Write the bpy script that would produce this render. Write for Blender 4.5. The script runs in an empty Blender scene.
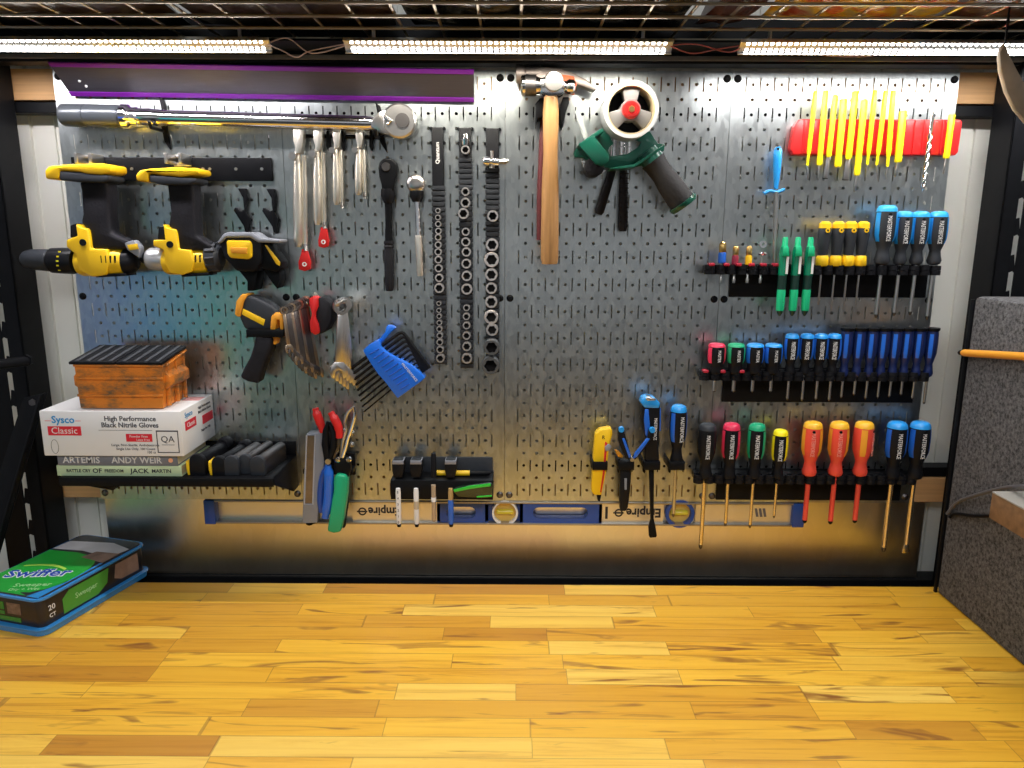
import bpy, bmesh, math, random
from mathutils import Vector, Matrix
from mathutils.geometry import delaunay_2d_cdt
random.seed(7)
PI = math.pi
sc = bpy.context.scene
col = sc.collection

# ------------------------------------------------------------------ camera, world, light, exposure
CAM = Vector((0.018, -1.41, 0.675))
PITCH, YAW, ROLL, FPX = 0.204, -0.0028, 0.0044, 740.0
cd = bpy.data.cameras.new('camera')
cd.sensor_width = 36.0
cd.lens = FPX / 1024 * 36.0
cd.clip_start = 0.02
cam = bpy.data.objects.new('camera', cd)
col.objects.link(cam)
_F = Vector((math.sin(YAW) * math.cos(PITCH), math.cos(YAW) * math.cos(PITCH), -math.sin(PITCH)))
_R0 = Vector((math.cos(YAW), -math.sin(YAW), 0))
_U0 = _R0.cross(_F)
_R = math.cos(ROLL) * _R0 + math.sin(ROLL) * _U0
_U = -math.sin(ROLL) * _R0 + math.cos(ROLL) * _U0
cam.matrix_world = Matrix(((_R.x, _U.x, -_F.x, CAM.x), (_R.y, _U.y, -_F.y, CAM.y), (_R.z, _U.z, -_F.z, CAM.z), (0, 0, 0, 1)))
sc.camera = cam
sc.view_settings.view_transform = 'Standard'
sc.view_settings.look = 'None'
sc.view_settings.exposure = 0.08
sc.view_settings.gamma = 1.0
sc.view_settings.use_curve_mapping = False

w = bpy.data.worlds.new('world')
w.use_nodes = True
w.node_tree.nodes['Background'].inputs[0].default_value = (0.75, 0.82, 1.0, 1)
w.node_tree.nodes['Background'].inputs[1].default_value = 0.25
sc.world = w


def area(name, loc, rot, sx, sy, power, color):
    d = bpy.data.lights.new(name, 'AREA')
    d.shape = 'RECTANGLE'
    d.size, d.size_y, d.energy, d.color = sx, sy, power, color
    o = bpy.data.objects.new(name, d)
    o.location = loc
    o.rotation_euler = rot
    col.objects.link(o)
    return o


# the three LED bars under the wire shelf (their diodes are built further down), and the room's ceiling lamp
LEDZ, LEDY = 0.966, -0.135
LED_BARS = [(-0.95, -0.385, (1.0, 0.95, 0.97)), (-0.250, 0.262, (1.0, 0.93, 0.80)), (0.385, 0.98, (1.0, 0.97, 0.95))]
for x0, x1, c in LED_BARS:
    area('led_bar_light', ((x0 + x1) / 2, LEDY, LEDZ - 0.012), (0, 0, 0), x1 - x0, 0.02, 3.0 * (x1 - x0) / 0.56, c)
area('ceiling_lamp_light', (0.1, -2.0, 1.70), (math.radians(12), 0, 0), 2.4, 0.9, 46.0, (0.95, 0.97, 1.0))

# ------------------------------------------------------------------ pixel helpers: where a thing seen at a pixel stands at depth d in front of the board


def ray(px, py):
    return _F + (px - 512) / FPX * _R + (384 - py) / FPX * _U


def W(px, py, d=0.0):
    r = ray(px, py)
    return CAM + r * ((-d - CAM.y) / r.y)


def WZ(px, py, z=0.0):
    r = ray(px, py)
    return CAM + r * ((z - CAM.z) / r.z)


# ------------------------------------------------------------------ materials
MATS = {}


def mat(name, color, rough=0.5, metal=0.0, noise=0.0, nscale=40.0, bump=0.0, bscale=200.0, coat=0.0, emit=None, trans=0.0, stretch=None, spec=None):
    if name in MATS:
        return MATS[name]
    m = bpy.data.materials.new(name)
    m.use_nodes = True
    nt = m.node_tree
    b = nt.nodes['Principled BSDF']
    b.inputs['Base Color'].default_value = (*color, 1)
    b.inputs['Roughness'].default_value = rough
    b.inputs['Metallic'].default_value = metal
    if coat:
        b.inputs['Coat Weight'].default_value = coat
        b.inputs['Coat Roughness'].default_value = 0.1
    if trans:
        b.inputs['Transmission Weight'].default_value = trans
    if spec is not None:
        b.inputs['Specular IOR Level'].default_value = spec
    if emit:
        b.inputs['Emission Color'].default_value = (*emit[0], 1)
        b.inputs['Emission Strength'].default_value = emit[1]
    tc = nt.nodes.new('ShaderNodeTexCoord')
    src = tc.outputs['Object']
    if stretch:
        mp = nt.nodes.new('ShaderNodeMapping')
        mp.inputs['Scale'].default_value = stretch
        nt.links.new(src, mp.inputs[0])
        src = mp.outputs[0]
    if noise:
        n = nt.nodes.new('ShaderNodeTexNoise')
        n.inputs['Scale'].default_value = nscale
        n.inputs['Detail'].default_value = 4
        nt.links.new(src, n.inputs['Vector'])
        mx = nt.nodes.new('ShaderNodeMix')
        mx.data_type = 'RGBA'
        mx.inputs[6].default_value = (*[c * (1 - noise) for c in color], 1)
        mx.inputs[7].default_value = (*[min(1, c * (1 + noise)) for c in color], 1)
        nt.links.new(n.outputs[0], mx.inputs[0])
        nt.links.new(mx.outputs[2], b.inputs['Base Color'])
    if bump:
        n2 = nt.nodes.new('ShaderNodeTexNoise')
        n2.inputs['Scale'].default_value = bscale
        nt.links.new(src, n2.inputs['Vector'])
        bp = nt.nodes.new('ShaderNodeBump')
        bp.inputs['Strength'].default_value = bump
        bp.inputs['Distance'].default_value = 0.002
        nt.links.new(n2.outputs[0], bp.inputs['Height'])
        nt.links.new(bp.outputs[0], b.inputs['Normal'])
    MATS[name] = m
    return m


def ramp(nt, fac, stops):
    r = nt.nodes.new('ShaderNodeValToRGB')
    e = r.color_ramp.elements
    while len(e) < len(stops):
        e.new(0.5)
    for k, (p, c) in enumerate(stops):
        e[k].position = p
        e[k].color = (*c, 1)
    nt.links.new(fac, r.inputs[0])
    return r.outputs[0]


def mth(nt, op, a, b=None, c=None):
    n = nt.nodes.new('ShaderNodeMath')
    n.operation = op
    for k, v in enumerate((a, b, c)):
        if v is None:
            continue
        if isinstance(v, (int, float)):
            n.inputs[k].default_value = v
        else:
            nt.links.new(v, n.inputs[k])
    return n.outputs[0]


def mixc(nt, fac, a, b, mode='MIX'):
    n = nt.nodes.new('ShaderNodeMix')
    n.data_type = 'RGBA'
    n.blend_type = mode
    for k, v in ((0, fac), (6, a), (7, b)):
        if isinstance(v, (int, float)):
            n.inputs[k].default_value = v
        elif isinstance(v, tuple):
            n.inputs[k].default_value = (*v, 1)
        else:
            nt.links.new(v, n.inputs[k])
    return n.outputs[2]


def butcher_block():
    m = bpy.data.materials.new('butcher_block')
    m.use_nodes = True
    nt = m.node_tree
    b = nt.nodes['Principled BSDF']
    tc = nt.nodes.new('ShaderNodeTexCoord')
    sp = nt.nodes.new('ShaderNodeSeparateXYZ')
    nt.links.new(tc.outputs['Object'], sp.inputs[0])
    x, y = sp.outputs[0], sp.outputs[1]
    rowf = mth(nt, 'DIVIDE', y, 0.0405)
    row = mth(nt, 'FLOOR', rowf)
    wn = nt.nodes.new('ShaderNodeTexWhiteNoise')
    wn.noise_dimensions = '1D'
    nt.links.new(row, wn.inputs['W'])
    r1 = wn.outputs['Value']
    # stave length differs from row to row and is warped along the row so that neighbours differ
    wob = mth(nt, 'MULTIPLY', mth(nt, 'SINE', mth(nt, 'ADD', mth(nt, 'MULTIPLY', x, 9.0), mth(nt, 'MULTIPLY', r1, 40.0))), 0.30)
    xx = mth(nt, 'ADD', mth(nt, 'ADD', mth(nt, 'MULTIPLY', x, 3.3), mth(nt, 'MULTIPLY', r1, 17.0)), wob)
    cell = mth(nt, 'FLOOR', xx)
    cv = nt.nodes.new('ShaderNodeCombineXYZ')
    nt.links.new(cell, cv.inputs[0])
    nt.links.new(row, cv.inputs[1])
    w2 = nt.nodes.new('ShaderNodeTexWhiteNoise')
    w2.noise_dimensions = '2D'
    nt.links.new(cv.outputs[0], w2.inputs['Vector'])
    rnd = w2.outputs['Value']
    base = ramp(nt, rnd, [(0.0, (0.60, 0.27, 0.025)), (0.12, (0.76, 0.385, 0.032)), (0.4, (0.90, 0.49, 0.036)), (0.7, (0.97, 0.565, 0.052)), (1.0, (0.99, 0.66, 0.12))])
    # grain: long streaks shifted per stave
    gv = nt.nodes.new('ShaderNodeCombineXYZ')
    nt.links.new(mth(nt, 'ADD', mth(nt, 'MULTIPLY', x, 3.0), mth(nt, 'MULTIPLY', rnd, 60.0)), gv.inputs[0])
    nt.links.new(mth(nt, 'MULTIPLY', y, 60.0), gv.inputs[1])
    nt.links.new(mth(nt, 'MULTIPLY', rnd, 30.0), gv.inputs[2])
    g = nt.nodes.new('ShaderNodeTexNoise')
    g.inputs['Scale'].default_value = 1.0
    g.inputs['Detail'].default_value = 6
    g.inputs['Roughness'].default_value = 0.65
    g.inputs['Distortion'].default_value = 0.8
    nt.links.new(gv.outputs[0], g.inputs['Vector'])
    gm = ramp(nt, g.outputs[0], [(0.30, (0.62, 0.46, 0.30)), (0.46, (0.93, 0.87, 0.76)), (0.6, (1, 1, 1)), (0.8, (1, 1, 1))])
    c1 = mixc(nt, 0.8, base, gm, 'MULTIPLY')
    # darker heartwood flashes and small knots
    kv = nt.nodes.new('ShaderNodeCombineXYZ')
    nt.links.new(mth(nt, 'ADD', mth(nt, 'MULTIPLY', x, 2.2), mth(nt, 'MULTIPLY', rnd, 9.0)), kv.inputs[0])
    nt.links.new(mth(nt, 'MULTIPLY', y, 14.0), kv.inputs[1])
    k = nt.nodes.new('ShaderNodeTexNoise')
    k.inputs['Scale'].default_value = 2.2
    k.inputs['Detail'].default_value = 3
    k.inputs['Distortion'].default_value = 1.4
    nt.links.new(kv.outputs[0], k.inputs['Vector'])
    km = ramp(nt, k.outputs[0], [(0.0, (0, 0, 0)), (0.60, (0, 0, 0)), (0.66, (0.55, 0.55, 0.55)), (0.74, (1, 1, 1))])
    c2 = mixc(nt, km, c1, (0.30, 0.115, 0.02))
    # glue lines
    fy = mth(nt, 'FRACT', rowf)
    ly = mth(nt, 'LESS_THAN', mth(nt, 'MINIMUM', fy, mth(nt, 'SUBTRACT', 1.0, fy)), 0.018)
    fx = mth(nt, 'FRACT', xx)
    lx = mth(nt, 'LESS_THAN', mth(nt, 'MINIMUM', fx, mth(nt, 'SUBTRACT', 1.0, fx)), 0.0035)
    ln = mth(nt, 'MULTIPLY', mth(nt, 'MAXIMUM', ly, lx), 0.45)
    c3 = mixc(nt, ln, c2, (0.22, 0.09, 0.02))
    nt.links.new(c3, b.inputs['Base Color'])
    b.inputs['Roughness'].default_value = 0.42
    b.inputs['Coat Weight'].default_value = 0.05
    b.inputs['Coat Roughness'].default_value = 0.22
    return m


def galvanised(name, c0, c1, rough0, rough1, scale=150):
    m = bpy.data.materials.new(name)
    m.use_nodes = True
    nt = m.node_tree
    b = nt.nodes['Principled BSDF']
    tc = nt.nodes.new('ShaderNodeTexCoord')
    mp = nt.nodes.new('ShaderNodeMapping')
    mp.inputs['Scale'].default_value = (1, 1, 0.45)
    nt.links.new(tc.outputs['Object'], mp.inputs[0])
    v = nt.nodes.new('ShaderNodeTexVoronoi')
    v.inputs['Scale'].default_value = scale
    nt.links.new(mp.outputs[0], v.inputs['Vector'])
    n = nt.nodes.new('ShaderNodeTexNoise')
    n.inputs['Scale'].default_value = 7
    n.inputs['Detail'].default_value = 8
    n.inputs['Roughness'].default_value = 0.7
    nt.links.new(mp.outputs[0], n.inputs['Vector'])
    sx = nt.nodes.new('ShaderNodeSeparateColor')
    nt.links.new(v.outputs['Color'], sx.inputs[0])
    f = mth(nt, 'ADD', mth(nt, 'MULTIPLY', sx.outputs[0], 0.5), mth(nt, 'MULTIPLY', n.outputs[0], 0.5))
    nt.links.new(mixc(nt, f, c0, c1), b.inputs['Base Color'])
    nt.links.new(mth(nt, 'ADD', mth(nt, 'MULTIPLY', f, rough1 - rough0), rough0), b.inputs['Roughness'])
    b.inputs['Metallic'].default_value = 1.0
    return m


def speckle(name, c0, c1, scale):
    m = bpy.data.materials.new(name)
    m.use_nodes = True
    nt = m.node_tree
    b = nt.nodes['Principled BSDF']
    tc = nt.nodes.new('ShaderNodeTexCoord')
    n = nt.nodes.new('ShaderNodeTexNoise')
    n.inputs['Scale'].default_value = scale
    n.inputs['Detail'].default_value = 5
    n.inputs['Roughness'].default_value = 0.8
    nt.links.new(tc.outputs['Object'], n.inputs['Vector'])
    nt.links.new(ramp(nt, n.outputs[0], [(0.38, c0), (0.5, tuple((a + q) / 2 for a, q in zip(c0, c1))), (0.66, c1)]), b.inputs['Base Color'])
    b.inputs['Roughness'].default_value = 0.95
    bp = nt.nodes.new('ShaderNodeBump')
    bp.inputs['Strength'].default_value = 0.5
    bp.inputs['Distance'].default_value = 0.002
    nt.links.new(n.outputs[0], bp.inputs['Height'])
    nt.links.new(bp.outputs[0], b.inputs['Normal'])
    return m


M_WOOD = butcher_block()
M_GALV = galvanised('galvanised_steel', (0.44, 0.475, 0.485), (0.62, 0.66, 0.665), 0.27, 0.37)
M_SHEET = galvanised('brushed_steel_sheet', (0.74, 0.70, 0.62), (0.84, 0.79, 0.70), 0.27, 0.32, 60)
M_FELT = speckle('grey_carpet', (0.010, 0.010, 0.012), (0.155, 0.155, 0.165), 170)
M_SIDING = mat('cream_siding', (0.80, 0.80, 0.74), 0.55, noise=0.05, nscale=6)
M_BLACK = mat('black_powder_coat', (0.006, 0.0065, 0.008), 0.42, noise=0.3, nscale=60, spec=0.12)
M_BLKPL = mat('black_plastic', (0.009, 0.0095, 0.012), 0.38, noise=0.2, nscale=90, spec=0.15)
M_BLKRUB = mat('black_rubber', (0.014, 0.014, 0.018), 0.6, noise=0.2, nscale=120, bump=0.3, spec=0.18)
M_DGREY = mat('dark_grey_plastic', (0.030, 0.034, 0.042), 0.45, noise=0.2, nscale=60, spec=0.3)
M_GREY = mat('grey_plastic', (0.25, 0.27, 0.31), 0.45, noise=0.1)
M_CHROME = mat('chrome', (0.86, 0.86, 0.88), 0.14, 1.0, noise=0.05)
M_STEEL = mat('satin_steel', (0.62, 0.60, 0.58), 0.3, 1.0, noise=0.12)
M_DSTEEL = mat('dark_steel', (0.16, 0.15, 0.15), 0.4, 1.0, noise=0.2)
M_NICKEL = mat('nickel_plate', (0.97, 0.90, 0.80), 0.38, 1.0, noise=0.06)
M_YEL = mat('tool_yellow', (0.90, 0.56, 0.01), 0.38, noise=0.05)
M_PYEL = mat('punch_yellow', (0.95, 0.82, 0.01), 0.35, noise=0.03)
M_ORANGE = mat('orange_plastic', (0.85, 0.36, 0.03), 0.4, noise=0.05)
M_RED = mat('red_plastic', (0.62, 0.018, 0.018), 0.35, noise=0.06)
M_CORAL = mat('insulated_red', (0.80, 0.075, 0.045), 0.35, noise=0.05)
M_BLUE = mat('blue_plastic', (0.015, 0.13, 0.62), 0.3, noise=0.06, coat=0.3)
M_LBLUE = mat('light_blue_plastic', (0.02, 0.30, 0.78), 0.3, noise=0.05, coat=0.3)
M_HEXBL = mat('holder_blue', (0.01, 0.16, 0.80), 0.35, noise=0.05)
M_NAVY = mat('level_blue', (0.015, 0.07, 0.33), 0.35, noise=0.08)
M_GREEN = mat('green_plastic', (0.01, 0.36, 0.17), 0.35, noise=0.05)
M_BGREEN = mat('bright_green_plastic', (0.01, 0.50, 0.22), 0.3, noise=0.05, coat=0.3)
M_DGREEN = mat('tape_gun_green', (0.004, 0.085, 0.055), 0.3, noise=0.08, coat=0.3)
M_WHITE = mat('white_plastic', (0.78, 0.78, 0.78), 0.5, noise=0.03)
M_BATTEN = mat('pine_batten', (0.62, 0.36, 0.16), 0.6, noise=0.25, nscale=8, stretch=(1, 30, 30))
M_HANDLE = mat('hickory_handle', (0.40, 0.21, 0.075), 0.5, noise=0.35, nscale=10, stretch=(25, 25, 1.5))
M_BRASS = mat('brass', (0.75, 0.50, 0.18), 0.3, 1.0, noise=0.1)
M_CLEAR = mat('clear_plastic', (0.9, 0.9, 0.9), 0.1, trans=0.9)


# ------------------------------------------------------------------ object helpers
WL = {}


def link(o):
    col.objects.link(o)
    return o


def thing(name, label, cat, loc, group=None):
    o = link(bpy.data.objects.new(name, None))
    o.empty_display_size = 0.02
    o.location = loc
    WL[o] = Vector(loc)
    o['label'] = label
    o['category'] = cat
    if group:
        o['group'] = group
    return o


def obj(name, bm, m, parent=None, label=None, cat=None, group=None, kind=None, smooth=True, ang=38):
    bmesh.ops.recalc_face_normals(bm, faces=bm.faces[:])
    me = bpy.data.meshes.new(name)
    if parent is None:
        xs = [v.co for v in bm.verts]
        lo = Vector((min(c.x for c in xs), min(c.y for c in xs), min(c.z for c in xs)))
        hi = Vector((max(c.x for c in xs), max(c.y for c in xs), max(c.z for c in xs)))
        org = Vector(((lo.x + hi.x) / 2, (lo.y + hi.y) / 2, lo.z))
        if kind == 'structure':
            org = Vector((0, 0, 0))
    else:
        org = WL[parent]
    bmesh.ops.translate(bm, verts=bm.verts[:], vec=-org)
    bm.to_mesh(me)
    bm.free()
    if smooth:
        me.shade_smooth()
        me.set_sharp_from_angle(angle=math.radians(ang))
    me.materials.append(m)
    o = link(bpy.data.objects.new(name, me))
    if parent is None:
        o.location = org
    else:
        o.parent = parent
    WL[o] = org.copy()
    if label:
        o['label'] = label
    if cat:
        o['category'] = cat
    if group:
        o['group'] = group
    if kind:
        o['kind'] = kind
    return o


def NB():
    return bmesh.new()


def bevel_new(bm, verts, bev, seg=2, ang=0.5):
    if bev <= 0:
        return
    es = set()
    for v in verts:
        for e in v.link_edges:
            if len(e.link_faces) == 2 and e.calc_face_angle(0) > ang:
                es.add(e)
    if es:
        bmesh.ops.bevel(bm, geom=list(es), offset=bev, segments=seg, affect='EDGES', clamp_overlap=True, profile=0.5)


def box(bm, x0, x1, y0, y1, z0, z1, bev=0.0, mtx=None):
    x0, x1 = min(x0, x1), max(x0, x1)
    y0, y1 = min(y0, y1), max(y0, y1)
    z0, z1 = min(z0, z1), max(z0, z1)
    r = bmesh.ops.create_cube(bm, size=1.0)
    vs = r['verts']
    for v in vs:
        v.co = Vector(((x0 + x1) / 2 + v.co.x * (x1 - x0), (y0 + y1) / 2 + v.co.y * (y1 - y0), (z0 + z1) / 2 + v.co.z * (z1 - z0)))
        if mtx:
            v.co = mtx @ v.co
    bmesh.ops.recalc_face_normals(bm, faces=bm.faces[:])
    bevel_new(bm, vs, bev)
    return bm


def prism(bm, pts, dirv, bev=0.0, seg=2):
    """closed outline (3-D points, planar) extruded along dirv"""
    a = [bm.verts.new(p) for p in pts]
    b = [bm.verts.new(Vector(p) + dirv) for p in pts]
    n = len(a)
    bm.faces.new(a)
    bm.faces.new(b[::-1])
    for i in range(n):
        bm.faces.new((a[(i + 1) % n], a[i], b[i], b[(i + 1) % n]))
    bmesh.ops.recalc_face_normals(bm, faces=bm.faces[:])
    bevel_new(bm, a + b, bev, seg)
    return bm


def pp(bm, pxs, d0, d1, bev=0.0, seg=2):
    """outline in photo pixels, standing at depth d1 in front of the board, thickness back to d0"""
    return prism(bm, [W(x, y, d1) for x, y in pxs], Vector((0, d1 - d0, 0)), bev, seg)


def frame_of(ax):
    ax = ax.normalized()
    up = Vector((0, -1, 0)) if abs(ax.y) < 0.9 else Vector((0, 0, 1))
    u = (up - ax * up.dot(ax)).normalized()
    return ax, u, ax.cross(u)


def lathe(bm, p0, p1, prof, n=16, a0=None, a1=None, fl=1.0, caps=True):
    """profile [(t 0..1 along p0->p1, radius)]; optional angular sector, 0 = facing the room; fl flattens the side axis"""
    p0, p1 = Vector(p0), Vector(p1)
    ax, u, v = frame_of(p1 - p0)
    L = (p1 - p0).length
    full = a0 is None
    rings = []
    for t, r in prof:
        c = p0 + ax * (L * t)
        ring = []
        m = n if full else n + 1
        for k in range(m):
            a = 2 * PI * k / n if full else a0 + (a1 - a0) * k / n
            ring.append(bm.verts.new(c + u * (r * math.cos(a)) + v * (r * fl * math.sin(a))))
        rings.append(ring)
    for i in range(len(rings) - 1):
        A, B = rings[i], rings[i + 1]
        for k in range(len(A) if full else len(A) - 1):
            k2 = (k + 1) % len(A)
            try:
                bm.faces.new((A[k], A[k2], B[k2], B[k]))
            except ValueError:
                pass
    if full and caps:
        bm.faces.new(rings[0][::-1])
        bm.faces.new(rings[-1])
    return bm


def tube(bm, pts, r, n=8, closed=False):
    pts = [Vector(p) for p in pts]
    rs = r if isinstance(r, (list, tuple)) else [r] * len(pts)
    N = len(pts)
    rings = []
    pu = None
    for i, p in enumerate(pts):
        if closed:
            t = pts[(i + 1) % N] - pts[i - 1]
        else:
            t = pts[min(i + 1, N - 1)] - pts[max(i - 1, 0)]
        t = t.normalized()
        if pu is None:
            _, u, v = frame_of(t)
        else:
            u = (pu - t * pu.dot(t)).normalized()
            v = t.cross(u)
        pu = u
        rings.append([bm.verts.new(p + (u * math.cos(2 * PI * k / n) + v * math.sin(2 * PI * k / n)) * rs[i]) for k in range(n)])
    for i in range(N if closed else N - 1):
        A, B = rings[i], rings[(i + 1) % N]
        for k in range(n):
            bm.faces.new((A[k], A[(k + 1) % n], B[(k + 1) % n], B[k]))
    if not closed:
        bm.faces.new(rings[0][::-1])
        bm.faces.new(rings[-1])
    return bm


def smooth_path(pts, k=6):
    """Catmull-Rom through 3-D points"""
    pts = [Vector(p) for p in pts]
    P = [pts[0]] + pts + [pts[-1]]
    out = []
    for i in range(1, len(P) - 2):
        for j in range(k):
            t = j / k
            a, b, c, d = P[i - 1], P[i], P[i + 1], P[i + 2]
            out.append(0.5 * ((2 * b) + (c - a) * t + (2 * a - 5 * b + 4 * c - d) * t * t + (3 * b - a - 3 * c + d) * t ** 3))
    out.append(pts[-1])
    return out


def plate(bm, outer, holes, th, origin, ux, uz, ny):
    """flat sheet with real holes: 2-D outline + hole outlines in (ux, uz), thickness th along ny"""
    vs, fs_in = [], []
    edges = []
    for loop in [outer] + holes:
        s = len(vs)
        vs += [Vector((p[0], p[1])) for p in loop]
        edges += [(s + i, s + (i + 1) % len(loop)) for i in range(len(loop))]
    # each hole interior point used to drop the triangles inside it
    vo, eo, fo, ov, oe, of = delaunay_2d_cdt(vs, edges, [], 0, 1e-7)
    cents = {}
    for h in holes:
        cx = sum(p[0] for p in h) / len(h)
        cy = sum(p[1] for p in h) / len(h)
        hx = max(abs(p[0] - cx) for p in h)
        hy = max(abs(p[1] - cy) for p in h)
        cents.setdefault((int(cx / 0.02), int(cy / 0.02)), []).append((cx, cy, hx, hy))

    def inhole(x, y):
        for i in range(int(x / 0.02) - 2, int(x / 0.02) + 3):
            for j in range(int(y / 0.02) - 2, int(y / 0.02) + 3):
                for cx, cy, hx, hy in cents.get((i, j), ()):
                    if abs(x - cx) < hx and abs(y - cy) < hy:
                        return True
        return False
    bv = [bm.verts.new(origin + ux * p.x + uz * p.y) for p in vo]
    faces = []
    for f in fo:
        c = (sum(vo[i].x for i in f) / len(f), sum(vo[i].y for i in f) / len(f))
        if inhole(*c):
            continue
        faces.append(bm.faces.new([bv[i] for i in f]))
    r = bmesh.ops.extrude_face_region(bm, geom=faces)
    bmesh.ops.translate(bm, verts=[g for g in r['geom'] if isinstance(g, bmesh.types.BMVert)], vec=ny * th)
    loose = [v for v in bm.verts if not v.link_faces]
    bmesh.ops.delete(bm, geom=loose, context='VERTS')
    return bm


def text(name, s, center, size, m, parent, right=Vector((1, 0, 0)), up=Vector((0, 0, 1)), ext=0.0003, sx=1.0, bold=0.0):
    cu = bpy.data.curves.new(name, 'FONT')
    cu.body = s
    cu.size = size
    cu.align_x = 'CENTER'
    cu.align_y = 'CENTER'
    cu.extrude = ext
    cu.offset = bold * size
    cu.resolution_u = 2
    t = bpy.data.objects.new('tmp', cu)
    col.objects.link(t)
    bpy.context.view_layer.update()
    me = bpy.data.meshes.new_from_object(t.evaluated_get(bpy.context.evaluated_depsgraph_get()))
    bpy.data.objects.remove(t)
    right, up = right.normalized(), up.normalized()
    n = right.cross(up)
    mt = Matrix(((right.x, up.x, n.x, 0), (right.y, up.y, n.y, 0), (right.z, up.z, n.z, 0), (0, 0, 0, 1)))
    me.transform(Matrix.Translation(Vector(center) - WL[parent]) @ mt @ Matrix.Diagonal((sx, 1, 1, 1)))
    me.name = name
    me.materials.clear()
    me.materials.append(m)
    o = link(bpy.data.objects.new(name, me))
    o.parent = parent
    WL[o] = WL[parent].copy()
    return o


def disc_y(bm, c, r, th, n=20, r2=None):
    """short cylinder facing the room at c, thickness th towards the room"""
    c = Vector(c)
    return lathe(bm, c, c + Vector((0, -th, 0)), [(0, r), (1, r if r2 is None else r2)], n)


def ring_y(bm, c, ro, ri, th, n=24):
    c = Vector(c)
    e = c + Vector((0, -th, 0))
    ax, u, v = frame_of(e - c)
    rings = []
    for cc, r in ((c, ro), (e, ro), (e, ri), (c, ri)):
        rings.append([bm.verts.new(cc + u * (r * math.cos(2 * PI * k / n)) + v * (r * math.sin(2 * PI * k / n))) for k in range(n)])
    for i in range(4):
        A, B = rings[i], rings[(i + 1) % 4]
        for k in range(n):
            bm.faces.new((A[k], A[(k + 1) % n], B[(k + 1) % n], B[k]))
    return bm


def arc_band(bm, c, ri, ro, a0, a1, d, th, n=24):
    """flat ring sector facing the room"""
    c = Vector(c)
    pts = [c + Vector((ro * math.cos(a0 + (a1 - a0) * k / n), 0, ro * math.sin(a0 + (a1 - a0) * k / n))) for k in range(n + 1)]
    pts += [c + Vector((ri * math.cos(a1 - (a1 - a0) * k / n), 0, ri * math.sin(a1 - (a1 - a0) * k / n))) for k in range(n + 1)]
    return prism(bm, pts, Vector((0, th, 0)))


def struct(name, bm, m, **k):
    return obj(name, bm, m, kind='structure', smooth=False, **k)


X, Y, Z = Vector((1, 0, 0)), Vector((0, 1, 0)), Vector((0, 0, 1))
ORD = ['first', 'second', 'third', 'fourth', 'fifth', 'sixth', 'seventh', 'eighth', 'ninth', 'tenth', 'eleventh', 'twelfth', 'thirteenth',
       'fourteenth', 'fifteenth', 'sixteenth', 'seventeenth', 'eighteenth', 'nineteenth', 'twentieth']

# ------------------------------------------------------------------ the room
FZ, CZ = -0.92, 1.75
M_FLOOR = mat('concrete_floor', (0.10, 0.095, 0.09), 0.8, noise=0.2, nscale=3)
M_RWALL = mat('room_wall_paint', (0.74, 0.75, 0.76), 0.8, noise=0.04)
struct('floor', box(NB(), -2.4, 2.4, -3.2, 0.09, FZ - 0.05, FZ), M_FLOOR)
struct('ceiling', box(NB(), -2.4, 2.4, -3.2, 0.09, CZ, CZ + 0.05), M_RWALL)
bm = NB()
x = -2.4
while x < 2.4:                               # vertical grooved cream siding
    box(bm, x, x + 0.038, 0.062, 0.09, FZ, CZ)
    box(bm, x + 0.038, x + 0.048, 0.067, 0.09, FZ, CZ)
    box(bm, x + 0.048, x + 0.086, 0.060, 0.09, FZ, CZ)
    box(bm, x + 0.086, x + 0.094, 0.068, 0.09, FZ, CZ)
    x += 0.094
struct('wall_back', bm, M_SIDING)
struct('wall_left', box(NB(), -2.45, -2.4, -3.2, 0.09, FZ, CZ), M_RWALL)
struct('wall_right', box(NB(), 2.4, 2.45, -3.2, 0.09, FZ, CZ), M_RWALL)
struct('wall_front', box(NB(), -2.4, 2.4, -3.25, -3.2, FZ, CZ), M_RWALL)
struct('added_dark_panel_1', box(NB(), -2.4, 2.4, -3.2, -3.18, FZ, 0.30), mat('reflection_darkener', (0.085, 0.085, 0.09), 0.6, noise=0.1))  # unseen dark panel added to darken what the lower pegboard mirrors

# ------------------------------------------------------------------ workbench
t = thing('workbench', 'workbench with glossy honey coloured butcher block top of joined staves', 'workbench', (0, -0.4, FZ))
obj('worktop', box(NB(), -1.25, 1.25, -0.78, -0.075, -0.038, 0.0, 0.002), M_WOOD, t)
for lx in (-1.18, 1.12):
    for ly in (-0.74, -0.16):
        obj('leg', box(NB(), lx, lx + 0.06, ly, ly + 0.06, FZ, -0.038, 0.003), M_BLACK, t)
obj('frame_rail', box(NB(), -1.12, 1.12, -0.73, -0.70, -0.11, -0.038, 0.002), M_BLACK, t)
obj('frame_rail', box(NB(), -1.12, 1.12, -0.15, -0.12, -0.11, -0.038, 0.002), M_BLACK, t)

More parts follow.
